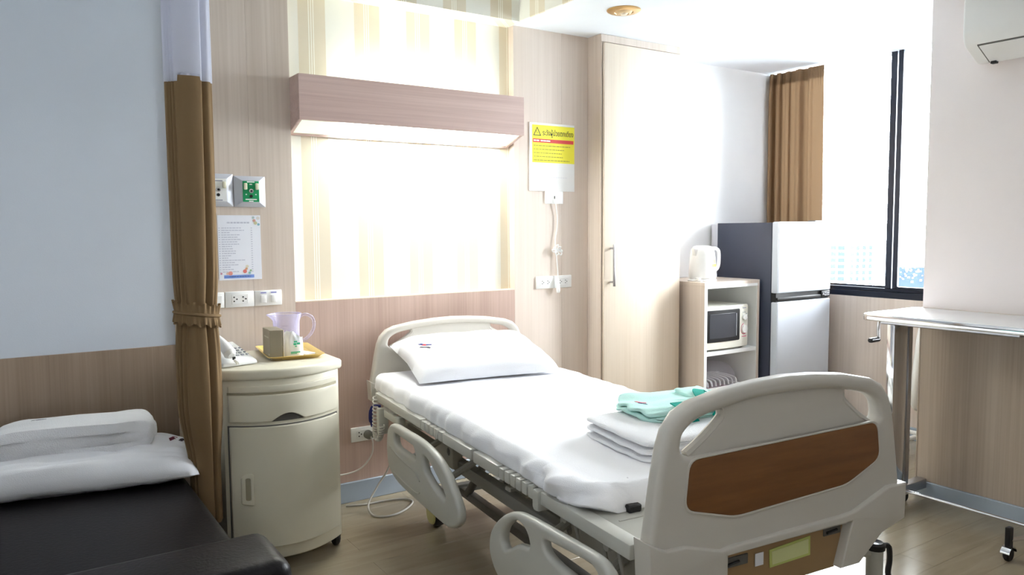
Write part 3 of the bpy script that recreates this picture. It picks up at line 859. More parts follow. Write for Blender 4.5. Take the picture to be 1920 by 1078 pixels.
# mint patient clothes folded on the blanket
gown = thing('folded_patient_gown', 'mint green folded patient clothes with teal edging on the bed blanket', 'clothing', tuple(BED_M @ Vector((.16, .66, .752))), -TH + D2R(-4))
gm = folded('gown_body', .185, .15, 2, .019, 9.0, M_GOWN, .012, .16)
tg = gm.copy()
obj('gown_body', gm, M_GOWN, gown, local=True)
def strip(pts, w, th=.004):
    mb = MB(); P = catmull(pts, 6)
    vs = []; fs = []
    for i, p in enumerate(P):
        d = (P[min(i + 1, len(P) - 1)] - P[max(i - 1, 0)]).normalized(); sd = Vector((-d.y, d.x, 0)); 
        sd = sd.normalized() if sd.length > 1e-4 else Vector((1, 0, 0))
        for k in (-1, 1):
            vs.append(p + sd * w * k * .5); vs.append(p + sd * w * k * .5 + Vector((0, 0, th)))
    for i in range(len(P) - 1):
        a = i * 4; b = a + 4
        fs += [(a, a + 2, b + 2, b), (a + 1, b + 1, b + 3, a + 3), (a, b, b + 1, a + 1), (a + 2, a + 3, b + 3, b + 2)]
    fs += [(0, 1, 3, 2), (len(vs) - 4, len(vs) - 2, len(vs) - 1, len(vs) - 3)]
    me = mb.add(vs, fs).mesh('strip'); shade(me, 60); return me
obj('teal_cuff', strip([(-.045, -.172, -.002), (-.045, -.168, .018), (-.042, -.145, .042), (-.04, -.10, .050)], .075), M_GOWND, gown, local=True)
obj('teal_edging', strip([(.05, -.13, .048), (.09, -.04, .056), (.13, .02, .056), (.175, .03, .04)], .04), M_GOWND, gown, local=True)
obj('teal_edging', strip([(.06, -.170, .010), (.12, -.14, .046), (.165, -.05, .050)], .026), M_GOWND, gown, local=True)
obj('sleeve', folded('sleeve', .06, .13, 1, .022, 3.0, M_GOWN, .008), M_GOWN, gown, local=True).location = (.14, -.02, .03)
logo(gown, tg, -.12, .02, .022, D2R(-50), ((226, 90, 130), (226, 100, 120), (90, 120, 150)))

# ------------------------------------------------------------------ sofa with linen
sofa = thing('leather_sofa', 'dark brown leather visitor sofa beside the privacy curtain', 'sofa', (.0, 2.85, 0))
obj('seat', bx(-.42, .585, 2.17, 3.70, .19, .43, .035, 4), M_SOFA, sofa)
obj('base', bx(-.42, .55, 2.05, 3.68, .04, .19, .01, 2), M_SOFA, sofa)
def soft(me, amp, s):
    for v in me.vertices:
        v.co.z += amp * nz(v.co.x, v.co.y, v.co.z, s)
    return me
obj('armrest', bx(-.42, .595, 1.90, 2.17, .04, .565, .045, 5), M_SOFA, sofa)
obj('armrest_seam', MB().tube([(.583, 2.122, .06), (.583, 2.122, .50), (.578, 2.118, .54)], .004, 6), M_SOFA, sofa)
obj('backrest', bx(-.70, -.42, 1.90, 3.70, .04, .80, .05, 4), M_SOFA, sofa)
for x in (-.62, .48):
    for y in (1.98, 3.6): obj('foot', bx(x - .03, x + .03, y - .03, y + .03, 0, .045), M_BLACK, sofa)

pm = pillow_mesh(.46, .205, .088, 5.0, flat=.62, wr=.018, wr2=.034)
sm = Matrix.Translation((.195, 3.375, .482)) @ Matrix.Rotation(D2R(-12), 4, 'Z') @ Matrix.Rotation(D2R(3), 4, 'X')
tgt = pm.copy(); setmat(pm, M_WHITEF)
spil = bpy.data.objects.new('sofa_pillow', pm); COL.objects.link(spil); spil.matrix_world = sm
spil['label'] = 'white pillow lying on the dark sofa under a blanket'; spil['category'] = 'pillow'
logo(spil, tgt, .375, .06, .040, D2R(60), ((140, 40, 50), (110, 40, 60), (60, 40, 50)))
fb = folded('b', .28, .155, 1, .125, 6.0, M_BLANK, .014, .07)
sm = Matrix.Translation((.225, 3.45, .537)) @ Matrix.Rotation(D2R(-8), 4, 'Z') @ Matrix.Rotation(D2R(-3.0), 4, 'X')
tgt = fb.copy(); setmat(fb, M_BLANK)
fbo = bpy.data.objects.new('rolled_blanket', fb); COL.objects.link(fbo); fbo.matrix_world = sm
fbo['label'] = 'thick white folded blanket on the sofa pillow'; fbo['category'] = 'blanket'
logo(fbo, tgt, -.135, .05, .022, D2R(8), ((90, 90, 110), (80, 80, 100), (90, 90, 110)))

# ------------------------------------------------------------------ privacy curtain
cur = thing('privacy_curtain', 'brown privacy curtain with white mesh top gathered by a tie band', 'curtain', (.637, 3.12, .25))
CY, CX = 3.12, .624
CREASES = [(D2R(a), d, D2R(w)) for a, d, w in ((-58, .34, 6), (-140, .10, 4), (-155, .16, 4), (-168, .12, 4), (-18, .20, 7), (25, .3, 9), (70, .25, 8), (110, .3, 9), (150, .25, 8))]
def curtain_section(z, ang):
    """pleated bunch: half widths shrink at the tie band, lower part squeezed between sofa and cabinet"""
    pin = math.exp(-((z - 1.085) / .09) ** 2)
    low = min(1, max(0, (.75 - z) / .3)); low = low * low * (3 - 2 * low)
    w = (.0815 - .008 * pin + .002 * (z - 1)) * (1 - .30 * low)
    d = .052 - .008 * pin
    cx = CX - .002 * (z - 1.5) + .018 * low
    r = 1 + .04 * math.cos(2 * ang + 1.0 + .4 * z) + .03 * nz(math.cos(ang) * 2, math.sin(ang) * 2, z * 1.4)
    below = max(0, 1.085 - z)
    for a, dp, wd in CREASES:
        da = (ang - a - .06 * math.sin(2.1 * z + a * 3) + PI) % (2 * PI) - PI
        r -= dp * (1 + .5 * pin + .3 * min(1, below)) * math.exp(-(da / wd) ** 2)
    for k_ in range(6):      # gathers above and below the band
        da = (ang - (-2.7 + k_ * .5) + PI) % (2 * PI) - PI
        r -= .12 * math.exp(-((z - 1.085) / .2) ** 2) * math.exp(-(da / .09) ** 2)
    return (cx + w * r * math.cos(ang), CY + .05 * low + d * r * math.sin(ang), z)
def cur_grid(z0, z1, nv, s=1.0, step=None):
    def fn(u, v):
        a = 2 * PI * u
        zz = z0 + (z1 - z0) * v
        if step: zz += step * (1 - v) * (1 if math.cos(a) > .35 else .0 if math.cos(a) > -.55 else 1.4)
        p = curtain_section(zz, a)
        return (CX + (p[0] - CX) * s, CY + (p[1] - CY) * s, p[2])
    return MB().grid(fn, 200, nv, closeu=True).mesh('cloth')
obj('cloth', cur_grid(.25, 1.972, 80), M_CURT, cur)
obj('hem', cur_grid(.25, .35, 4, 1.01), M_CURT, cur)
obj('mesh_top', cur_grid(1.98, 2.78, 34, 1.02, -.022), M_MESH, cur)
TZB = 1.085
def band_r(a): return CX + .080 * math.cos(a), CY + .056 * math.sin(a)
def band(u, v):
    a = 2 * PI * u; bx_, by_ = band_r(a)
    ruf = 1 + .10 * abs(v - .5) * 2 * (.5 + .5 * math.sin(26 * a)) + .02 * math.sin(13 * a + v)
    return (CX + (bx_ - CX) * ruf, CY + (by_ - CY) * ruf, TZB + (v - .5) * .082 + .006 * math.sin(13 * a) - .012 * math.cos(a))
obj('tie_band', MB().grid(band, 240, 10, closeu=True).mesh('tie_band'), M_CURT, cur)
obj('tie_cord', MB().tube([(CX + (band_r(2 * PI * k / 60)[0] - CX) * 1.03, CY + (band_r(2 * PI * k / 60)[1] - CY) * 1.03, TZB - .012 * math.cos(2 * PI * k / 60)) for k in range(60)], .006, 6, closed=True), M_CURT, cur)

# ------------------------------------------------------------------ bedside cabinet
ns = thing('bedside_cabinet', 'cream plastic bedside cabinet with a drawer, a door and a bowed front', 'cabinet', (.98, 3.42, 0))
NX0, NX1, NYB, NYF = .724, 1.208, 3.655, 3.195
def arc_y(x, base=NYF, bulge=.105):
    t = (x - (NX0 + NX1) / 2) / ((NX1 - NX0) / 2)
    return base - bulge * (1 - t * t)
def plan(ex):
    p = [(NX1 + ex, NYB), (NX0 - ex, NYB)]
    n = 20
    for i in range(n + 1):
        x = NX0 - ex + (NX1 - NX0 + 2 * ex) * i / n
        t = (i / n) * 2 - 1
        p.append((x, NYF - ex - .105 * (1 - t * t)))
    return p
obj('body', prism('body', plan(0), [], .745, .006, 'XY', .06 + .745 / 2, 2), M_CREAM, ns)
obj('top', prism('top', plan(.012), [], .042, .012, 'XY', .824, 3), M_CREAM, ns)
def bent(name, outline, holes, t, lift, m, bev=.003, parent=None):
    """panel drawn in (x, z) and bent along the bowed front"""
    me = prism(name, outline, holes, t, bev, 'XZ', 0, 2, smooth=False)
    bm = bmesh.new(); bm.from_mesh(me)
    for k in range(1, 16):
        x = NX0 + (NX1 - NX0) * k / 16
        bmesh.ops.bisect_plane(bm, geom=bm.verts[:] + bm.edges[:] + bm.faces[:], plane_co=(x, 0, 0), plane_no=(1, 0, 0), dist=1e-6)
    for v in bm.verts: v.co.y += arc_y(v.co.x) - lift
    bm.to_mesh(me); bm.free(); shade(me, 30)
    return obj(name, me, m, parent or ns)
X0, X1 = NX0 + .016, NX1 - .018
arch = [(.885 + .135 * k / 12, .634 + .030 * math.sin(PI * k / 12)) for k in range(13)]
dr = bent('drawer', [(X0, .634)] + arch + [(X1, .634), (X1, .742), (X0, .742)], [], .016, .007, M_CREAM)
bent('drawer_pull_recess', [(p[0], p[1] - .002) for p in arch], [], .004, .001, M_DGREY, 0, dr)
bent('drawer_lip', [(X0, .752), (X1, .752), (X1, .778), (X0, .778)], [], .010, .003, M_CREAM, .003, dr)
bent('drawer_gap', [(X0 - .003, .742), (X1 + .003, .742), (X1 + .003, .7525), (X0 - .003, .7525)], [], .003, .0005, M_CREAM2, 0, dr)
dgap = bent('door_gap', [(X0 - .004, .112), (X1 + .004, .112), (X1 + .004, .618), (X0 - .004, .618)], [], .003, .0006, M_DGREY, 0)
door = bent('door', rrect(X0, X1, .116, .613, .006), [], .018, .007, M_CREAM)
bent('handle_plate', roundpoly([(.770, .30), (.814, .295), (.814, .425), (.788, .425), (.770, .41)], .008), [rrect(.785, .803, .315, .408, .009)], .010, .018, M_CREAM, .003, door)
bent('handle_slot', rrect(.783, .805, .312, .411, .009), [], .002, .0165, M_CREAM2, 0, door)
def small_caster(parent, x, y, r=.028):
    o = obj('caster', MB().lathe([(.003, -.014), (r * .8, -.014), (r, -.008), (r, .008), (r * .8, .014), (.003, .014)], (x, y, r), 16, 'X'), M_RUBBER, parent)
    obj('fork', MB().box(x - .019, x - .016, y - .012, y + .012, r * .8, .062).box(x + .016, x + .019, y - .012, y + .012, r * .8, .062).box(x - .019, x + .019, y - .014, y + .014, .056, .062).mesh('fork'), M_BLACK, o)
for x in (NX0 + .03, NX1 - .012):
    for y in (NYF + .045, NYB - .05): small_caster(ns, x, y)

ZN = .845
# telephone
ph = thing('telephone', 'white desk telephone with keypad on the bedside cabinet', 'telephone', (.885, 3.262, ZN), D2R(14))
def wz(y): return .018 + .070 * (y / .20)
obj('base', MB().hull8([(-.155, 0, .002), (0, 0, .002), (0, .2, .002), (-.155, .2, .002)], [(-.153, .002, .018), (-.002, .002, .018), (-.006, .196, .078), (-.149, .196, .078)]).mesh('base', .006, 3), M_WHITEP, ph, True)
def on_face(x, y): return Vector((x, y, .018 + .060 * (y / .195)))
for r_ in range(4):
    for c_ in range(4):
        p = on_face(-.080 + c_ * .0215, .058 + r_ * .021)
        w = .0068 if c_ < 3 else .0042
        k = bx(p.x - w, p.x + w, p.y - .0055, p.y + .0055, p.z, p.z + .005, .002, 2)
        obj('key', k, mat('phone_key', S(168, 170, 178), .5), ph, True)
obj('label_strip', MB().hull8([on_face(-.085, .150) + Vector((0, 0, -.001)), on_face(-.03, .150) + Vector((0, 0, -.001)), on_face(-.03, .178) + Vector((0, 0, -.001)), on_face(-.085, .178) + Vector((0, 0, -.001))],
    [on_face(-.085, .150) + Vector((0, 0, .001)), on_face(-.03, .150) + Vector((0, 0, .001)), on_face(-.03, .178) + Vector((0, 0, .001)), on_face(-.085, .178) + Vector((0, 0, .001))]).mesh('label_strip'), M_PAPERW, ph, True)
hs = []
rr = []
for k in range(15):
    t = k / 14; y = .005 + t * .20
    hs.append((-.112, y, .046 + .060 * t + .020 * math.sin(PI * t))); rr.append(.021 + .007 * (abs(2 * t - 1)) ** 2)
rr[0] = .014; rr[-1] = .014
hset = obj('handset', MB().tube(hs, rr, 16), M_WHITEP, ph, True)
obj('handset_cord', MB().tube([(-.106 + .005 * math.cos(i * .9) + i * .0003, -.005 - .004 * math.sin(i * .9) - i * .00045 + .00001 * i * i, .030 - i * .00035 + .004 * math.sin(i * .9)) for i in range(60)], .002, 6), M_WHITEP, hset, True)
obj('jack_hole', bx(-.110, -.098, .000, .004, .030, .042), M_BLACK, hset, True)

# tray with things in it
TRM = Matrix.Translation((1.075, 3.445, ZN)) @ Matrix.Rotation(D2R(-7), 4, 'Z')
def tray_mesh():
    mb = MB()
    def ring(w, d, z): 
        return [(x, y, z) for x, y in rrect(-w, w, -d, d, .02, 4)]
    rings = [ring(.095, .165, .000), ring(.112, .182, .016), ring(.120, .190, .017), ring(.120, .190, .014), ring(.114, .184, .0135), ring(.098, .168, -.0025 + .003)]
    rings = [ring(.096, .166, .003), ring(.112, .182, .018), ring(.121, .191, .019), ring(.121, .191, .0165), ring(.114, .184, .015), ring(.097, .167, .0)]
    m = len(rings[0]); vs = sum(rings, []); fs = []
    for i in range(len(rings) - 1):
        for k in range(m): fs.append((i * m + k, i * m + (k + 1) % m, (i + 1) * m + (k + 1) % m, (i + 1) * m + k))
    fs.append(tuple(range(m))); fs.append(tuple(5 * m + k for k in range(m)))
    me = mb.add(vs, fs).mesh('tray'); me.transform(TRM); return me
single('serving_tray', tray_mesh(), M_TRAY, 'shallow yellow plastic tray on the bedside cabinet', 'tray')
TZ = ZN + .0045
box = thing('khaki_box', 'khaki cardboard box standing in the yellow tray beside the water jug', 'box', (.978, 3.35, TZ), D2R(-4))
obj('carton', bx(-.030, .022, -.07, .07, 0, .128, .002, 1), M_KHAKI, box, True)
obj('lid_seam', bx(.0225, .030, -.0695, .0695, 0, .127, .002, 1), mat('khaki_card_light', S(164, 154, 132), .5), box, True)
obj('print', bx(-.0306, -.0300, -.045, .035, .092, .098), mat('khaki_print', S(176, 168, 150), .5), box, True)
obj('print', bx(-.0306, -.0300, -.06, -.04, .018, .026), mat('khaki_print', S(176, 168, 150), .5), box, True)
pk = thing('paper_packet', 'white paper packet with green print in the yellow tray', 'packet', (1.062, 3.335, TZ), D2R(-8))
def pk_fn(sg):
    def fn(u, v):
        x = (2 * u - 1) * .041; z = v * (.100 + .014 * math.sin(PI * u * 1.4 + .4) + .010 * nz(u * 5, 2, 3))
        e = max(0, (1 - abs(2 * u - 1) ** 4)) * (1 - .75 * v)
        return (x * (1 - .06 * v), sg * (.018 * e + .0015) + .005 * nz(u * 4, v * 4, sg) * v, z)
    return fn
me = MB().grid(pk_fn(-1), 20, 18).grid(pk_fn(1), 20, 18).mesh('pouch'); obj('pouch', me, M_PAPERW, pk, True)
MG = mat('green_print', S(60, 186, 150), .5)
for x0, x1, z0, z1 in ((-.002, .012, .064, .070), (-.004, .008, .052, .060), (.010, .024, .054, .062), (.002, .010, .044, .048), (-.016, .024, .018, .023), (-.016, .010, .013, .016)):
    obj('print', bx(x0, x1, -.0195, -.0175 + .012 * 0, z0, z1), MG, pk, True)
obj('sachet', MB().hull8([(.075, .0, .001), (.13, .02, .001), (.10, .09, .001), (.05, .07, .001)], [(.075, .0, .005), (.13, .02, .005), (.10, .09, .005), (.05, .07, .005)]).mesh('sachet', .001, 1), M_PAPERW, None) if False else None
single('paper_sachet', (lambda m: (m.transform(TRM @ Matrix.Translation((.058, -.06, .0045)) @ Matrix.Rotation(D2R(25), 4, 'Z')), m)[1])(bx(-.022, .022, -.05, .05, 0, .008, .003, 2)), M_PAPERW, 'small white sachet lying flat in the yellow tray', 'sachet')
jug = thing('water_jug', 'clear plastic measuring jug with a lilac tint in the yellow tray', 'jug', (1.083, 3.50, TZ))
prof = [(.0, .003), (.054, .003), (.056, .010), (.059, .13), (.060, .142), (.066, .160), (.068, .172), (.0655, .172), (.0635, .160), (.0575, .142), (.0565, .13), (.0535, .012), (.0, .008)]
me = MB().lathe(prof, (0, 0, 0), 40).mesh('jug_body')
for v in me.vertices:                       # pour spout towards -x
    if v.co.z > .145 and v.co.x < 0:
        k = (v.co.z - .145) / .027 * max(0, -v.co.x / .066) ** 10
        v.co.x -= .018 * k
obj('jug_body', me, M_CLEAR, jug, True)
obj('jug_handle', MB().tube(catmull([(.060, -.012, .158), (.085, -.02, .166), (.112, -.028, .150), (.120, -.03, .115), (.108, -.027, .080), (.082, -.02, .052), (.057, -.01, .043)], 6), .0065, 10), M_CLEAR, jug, True)
for k in range(7):
    a0 = -2.2
    z = .045 + k * .013
    vs = []
    for i in range(5): a = a0 + i * .07 * (1.6 if k % 2 == 0 else 1); vs.append((.0615 * math.cos(a), .0615 * math.sin(a), z))
    obj('scale_mark', MB().tube(vs, .0007, 5), M_INKG, jug, True)
obj('jug_rim', MB().tube([((.0665 + (.018 * max(0, -math.cos(a)) ** 10)) * math.cos(a), .0665 * math.sin(a), .172) for a in [2 * PI * k / 40 for k in range(40)]], .0018, 6, closed=True), M_CLEAR, jug, True)

# ------------------------------------------------------------------ bed head light
lamp = thing('bed_head_light', 'long wood clad wall light with a glowing underside above the bed', 'wall lamp', (1.83, 3.68, 1.86))
LX0, LX1 = 1.2, 2.472
yf, yb = 3.59, YW - .002
zt_, zf, zb_ = 2.13, 1.918, 1.862
def lamp_prof(x): return [(x, yf, zf), (x, yb, zb_), (x, yb, zt_), (x, yf, zt_)]
obj('front_board', bx(LX0, LX1, yf, yf + .018, zf, zt_, .0015, 1), M_WOODH, lamp)
for x0, x1 in ((LX0, LX0 + .018), (LX1 - .018, LX1)):
    obj('end_board', MB().hull8([(x0, yf + .018, zf), (x1, yf + .018, zf), (x1, yb, zb_), (x0, yb, zb_)], [(x0, yf + .018, zt_), (x1, yf + .018, zt_), (x1, yb, zt_), (x0, yb, zt_)]).mesh('end_board', .001, 1), M_WOODH, lamp)
obj('back_rail', bx(LX0 + .018, LX1 - .018, yb - .014, yb, zb_ + .001, zb_ + .022), M_WOODH, lamp)
def slope_z(y): return zf + (zb_ - zf) * (y - yf) / (yb - yf)
M_DIFF = mat('light_diffuser', S(226, 240, 226), .5, emit=((.97, 1, .95, 1), LAMP))
def tube_falloff(m, xa, xb, w, lo, hi):
    """a fluorescent tube shorter than its box: the diffuser is brightest along the tube"""
    nt = m.node_tree; p = nt.nodes['Principled BSDF']
    g = nt.nodes.new('ShaderNodeNewGeometry'); sx = nt.nodes.new('ShaderNodeSeparateXYZ'); nt.links.new(g.outputs['Position'], sx.inputs[0])
    a = nt.nodes.new('ShaderNodeMapRange'); a.interpolation_type = 'SMOOTHSTEP'; a.inputs['From Min'].default_value = xa - w; a.inputs['From Max'].default_value = xa + w
    b = nt.nodes.new('ShaderNodeMapRange'); b.interpolation_type = 'SMOOTHSTEP'; b.inputs['From Min'].default_value = xb + w; b.inputs['From Max'].default_value = xb - w
    nt.links.new(sx.outputs['X'], a.inputs['Value']); nt.links.new(sx.outputs['X'], b.inputs['Value'])
    mu = nt.nodes.new('ShaderNodeMath'); mu.operation = 'MULTIPLY'; nt.links.new(a.outputs[0], mu.inputs[0]); nt.links.new(b.outputs[0], mu.inputs[1])
    r = nt.nodes.new('ShaderNodeMapRange'); r.inputs['To Min'].default_value = lo; r.inputs['To Max'].default_value = hi
    nt.links.new(mu.outputs[0], r.inputs['Value']); nt.links.new(r.outputs[0], p.inputs['Emission Strength'])
tube_falloff(M_DIFF, 1.48, 2.34, .12, .25, LAMP)
ya, yc = yf + .018, yb - .014
obj('diffuser', MB().hull8([(LX0 + .018, ya, slope_z(ya) + .008), (LX1 - .018, ya, slope_z(ya) + .008), (LX1 - .018, yc, slope_z(yc) + .008), (LX0 + .018, yc, slope_z(yc) + .008)],
                           [(LX0 + .018, ya, slope_z(ya) + .012), (LX1 - .018, ya, slope_z(ya) + .012), (LX1 - .018, yc, slope_z(yc) + .012), (LX0 + .018, yc, slope_z(yc) + .012)]).mesh('diffuser'), M_DIFF, lamp)
M_DIFFU = mat('upper_diffuser', S(226, 240, 226), .5, emit=((.97, 1, .95, 1), 1)); tube_falloff(M_DIFFU, 1.50, 2.32, .12, .15, LAMP * .22)
obj('upper_diffuser', bx(LX0 + .018, LX1 - .018, ya, yb - .001, zt_ - .02, zt_ - .015), M_DIFFU, lamp)

# ------------------------------------------------------------------ wall fittings
def on_wall(name, label, cat, x, z, group=None): return thing(name, label, cat, (x, YP, z), 0, group)
def plate(parent, x0, x1, z0, z1, t=.009, m=None, name='plate', y=YP):
    return obj(name, bx(x0, x1, y - t, y - .0003, z0, z1, .003, 2), m or M_WHITEP, parent)
def socket3(parent, cx, cz, y, s=1.0):
    """three pin holes"""
    for dx, dz in ((-.004, .0095), (-.004, -.0095), (.0085, 0)):
        obj('pin_hole', MB().lathe([(.0035 * s, -.0006), (.0035 * s, .0004)], (cx + dx * s, y, cz + dz * s), 10, 'Y'), M_BLACK, parent)
# gas outlets
def gas(x0, x1, z0, z1, insert, label, dots):
    t = on_wall('medical_gas_outlet', label, 'gas outlet', (x0 + x1) / 2, z0, 'gas outlet plates')
    a = [(x0, YP - .0005, z0), (x1, YP - .0005, z0), (x1, YP - .0005, z1), (x0, YP - .0005, z1)]
    b = [(x0 + .034, YP - .024, z0 + .022), (x1 - .032, YP - .024, z0 + .022), (x1 - .032, YP - .024, z1 - .022), (x0 + .034, YP - .024, z1 - .022)]
    a0 = [(p[0], YP - .006, p[2]) for p in a]
    mb = MB(); mb.add(a + a0 + b, [(0, 1, 5, 4), (1, 2, 6, 5), (2, 3, 7, 6), (3, 0, 4, 7), (4, 5, 9, 8), (5, 6, 10, 9), (6, 7, 11, 10), (7, 4, 8, 11), (8, 9, 10, 11), (3, 2, 1, 0)])
    obj('bezel', mb.mesh('bezel', .002, 2), M_SILVERP, t)
    cx = (x0 + x1) / 2 + .001; cz = (z0 + z1) / 2
    obj('insert', bx(x0 + .036, x1 - .034, YP - .0262, YP - .0235, z0 + .024, z1 - .024, .001, 1), insert, t)
    for s in (-1, 1): obj('lever', bx(cx + s * .026 - .007, cx + s * .026 + .007, YP - .040, YP - .026, cz + .008, cz + .038, .003, 2), mat('cream_lever', S(232, 226, 200), .4), t)
    obj('port_ring', MB().lathe([(.004, -.033), (.010, -.033), (.011, -.026)], (cx, YP, cz + .002), 16, 'Y'), M_CHROME, t)
    obj('port_hole', MB().lathe([(.0055, -.0338), (.0055, -.033)], (cx, YP, cz + .002), 12, 'Y'), M_BLACK, t)
    obj('lower_port', MB().lathe([(.0075, -.0275), (.0075, -.026)], (cx, YP, cz - .022), 12, 'Y'), M_BLACK, t)
    for dx, w, dz, m in dots: obj('print', bx(cx + dx - w, cx + dx + w, YP - .0266, YP - .0261, cz + dz - .0025, cz + dz + .0025), m, t)
gas(.776, .9205, 1.512, 1.662, M_WHITEP, 'grey framed gas outlet with white insert half behind the brown curtain', ((0, .02, .042, M_INKG), (0, .018, -.046, M_INKG)))
gas(.9225, 1.067, 1.511, 1.655, M_GREEN, 'grey framed gas outlet with green insert', ((0, .017, .044, M_WHITEP), (0, .006, .033, M_WHITEP), (-.022, .003, -.014, M_WHITEP), (.022, .003, -.014, M_WHITEP), (0, .026, -.037, M_WHITEP), (0, .010, -.045, M_WHITEP)))
# printed list
mn = on_wall('menu_sheet', 'white printed menu sheet with fruit drawings taped to the wood panel', 'poster', .944, 1.172)
obj('paper', bx(.846, 1.041, YP - .0012, YP - .0002, 1.172, 1.473), M_PAPERW, mn)
yk = YP - .0015
def pr(x0, x1, z0, z1, m, parent=mn, nm='print'): return obj(nm, bx(x0, x1, yk - .0002, yk + .0004, z0, z1), m, parent)
x = .888
for k in range(7): w = .008 + .006 * random.random(); pr(x, x + w, 1.435, 1.442, mat('soft_ink', S(196, 198, 212), .6)); x += w + .003
for r_ in range(20):
    z = 1.412 - r_ * .0107; x = .862
    n = random.choice((3, 4, 5, 6, 7))
    pr(.850, .856, z, z + .0035, mat('soft_ink', S(196, 198, 212), .6))
    for k in range(n):
        w = .006 + .010 * random.random()
        if r_ > 16 and x > .93: break
        pr(x, x + w, z, z + .0038, mat('soft_ink', S(196, 198, 212), .6)); x += w + .0025
    pr(.995, 1.002, z, z + .0035, mat('soft_ink', S(196, 198, 212), .6))
pr(.868, 1.005, 1.180, 1.195, M_BLUEP)
for k in range(9): pr(.884 + k * .012, .892 + k * .012, 1.186, 1.189, M_PAPERW)
def blot(cx, cz, r, col): obj('drawing', MB().lathe([(r, 0), (r, .0006)], (cx, yk - .0004, cz), 12, 'Y'), mat('print_%d_%d_%d' % col, S(*col), .6), mn)
for cx, cz, r, col in ((1.012, 1.448, .007, (196, 150, 140)), (1.018, 1.437, .008, (190, 186, 150)), (1.008, 1.462, .006, (170, 190, 190)), (1.032, 1.430, .006, (130, 176, 190)), (1.030, 1.460, .008, (220, 214, 210)),
                       (.897, 1.203, .010, (224, 150, 140)), (.884, 1.202, .006, (220, 180, 160)), (.963, 1.211, .009, (220, 120, 110)), (.970, 1.223, .006, (220, 170, 130)), (.974, 1.234, .007, (220, 214, 190)), (.984, 1.203, .006, (140, 196, 190)), (.990, 1.214, .005, (160, 190, 150)), (.856, 1.203, .005, (206, 150, 170))): blot(cx, cz, r, col)
# plates by the cabinet
t = on_wall('blank_wall_plate', 'white blank wall plate next to the brown curtain', 'wall plate', .83, 1.045, 'wall plates above the cabinet'); plate(t, .79, .864, 1.045, 1.117); obj('plate_insert', bx(.80, .854, YP - .0105, YP - .0085, 1.06, 1.102, .001, 1), M_WHITEP, t)
t = on_wall('power_outlet', 'white double power outlet above the telephone', 'power outlet', .934, 1.044, 'power outlets'); plate(t, .867, 1.0, 1.044, 1.118)
obj('outlet_insert', bx(.897, .972, YP - .0105, YP - .0085, 1.059, 1.105, .001, 1), M_WHITEP, t); socket3(t, .911, 1.082, YP - .0107); socket3(t, .952, 1.082, YP - .0107)
t = on_wall('light_switch', 'white double light switch plate', 'light switch', 1.066, 1.044); plate(t, 1.0015, 1.131, 1.044, 1.117)
for cx in (1.043, 1.092):
    obj('rocker', bx(cx - .013, cx + .013, YP - .0135, YP - .0085, 1.058, 1.094, .002, 2), M_WHITEP, t)
    obj('label_strip', bx(cx - .016, cx + .016, YP - .0098, YP - .0089, 1.101, 1.111), M_PAPERW, t)
    obj('print', bx(cx - .013, cx + .013, YP - .0101, YP - .0097, 1.1035, 1.1085), mat('label_ink', S(130, 130, 190), .6), t)
# outlet behind the bed
t = on_wall('power_outlet', 'white double power outlet low on the wall by the bed head', 'power outlet', 1.53, .31, 'power outlets'); plate(t, 1.466, 1.594, .310, .385)
obj('outlet_insert', bx(1.494, 1.568, YP - .0105, YP - .0085, .325, .370, .001, 1), M_WHITEP, t); socket3(t, 1.513, .348, YP - .0107); socket3(t, 1.552, .348, YP - .0107)
plug = thing('bed_power_plug', 'grey round power plug with white cable in the low wall outlet', 'power plug', (1.555, YP - .0115, .33))
obj('plug_head', MB().lathe([(.0, -.048), (.014, -.046), (.022, -.030), (.023, -.002), (.018, -.001)], (1.555, YP - .010, .343), 16, 'Y'), mat('grey_plug', S(120, 120, 112), .5), plug)
obj('cable', MB().tube(catmull([(1.555, YP - .055, .340), (1.556, YP - .075, .31), (1.55, YP - .07, .25), (1.51, YP - .05, .19), (1.45, YP - .04, .165), (1.36, YP - .035, .165), (1.28, YP - .035, .19)], 7), .0042, 8), mat('white_cable', S(214, 208, 200), .5), plug)
# navy clip cable
single('navy_cable', MB().tube(catmull([(1.575, YP - .03, .385), (1.565, YP - .035, .43), (1.567, YP - .04, .475), (1.58, YP - .04, .49), (1.615, YP - .045, .487)], 6), [.008] * 4 + [.012] * 8 + [.010] * 13, 8), M_NAVYC, 'short navy blue cable clip above the low wall outlet', 'cable')
# loose cable on the floor
single('floor_cable', MB().tube(catmull([(1.41, 3.66, .006), (1.50, 3.625, .006), (1.60, 3.62, .006), (1.70, 3.585, .006), (1.715, 3.52, .006), (1.64, 3.445, .006), (1.56, 3.41, .006), (1.50, 3.42, .006), (1.47, 3.475, .006), (1.49, 3.56, .03), (1.56, 3.60, .10), (1.62, 3.60, .18), (1.655, 3.60, .30), (1.65, 3.58, .42)], 8), .0048, 8), M_CORD, 'pale grey cable looped on the floor under the bed', 'cable')

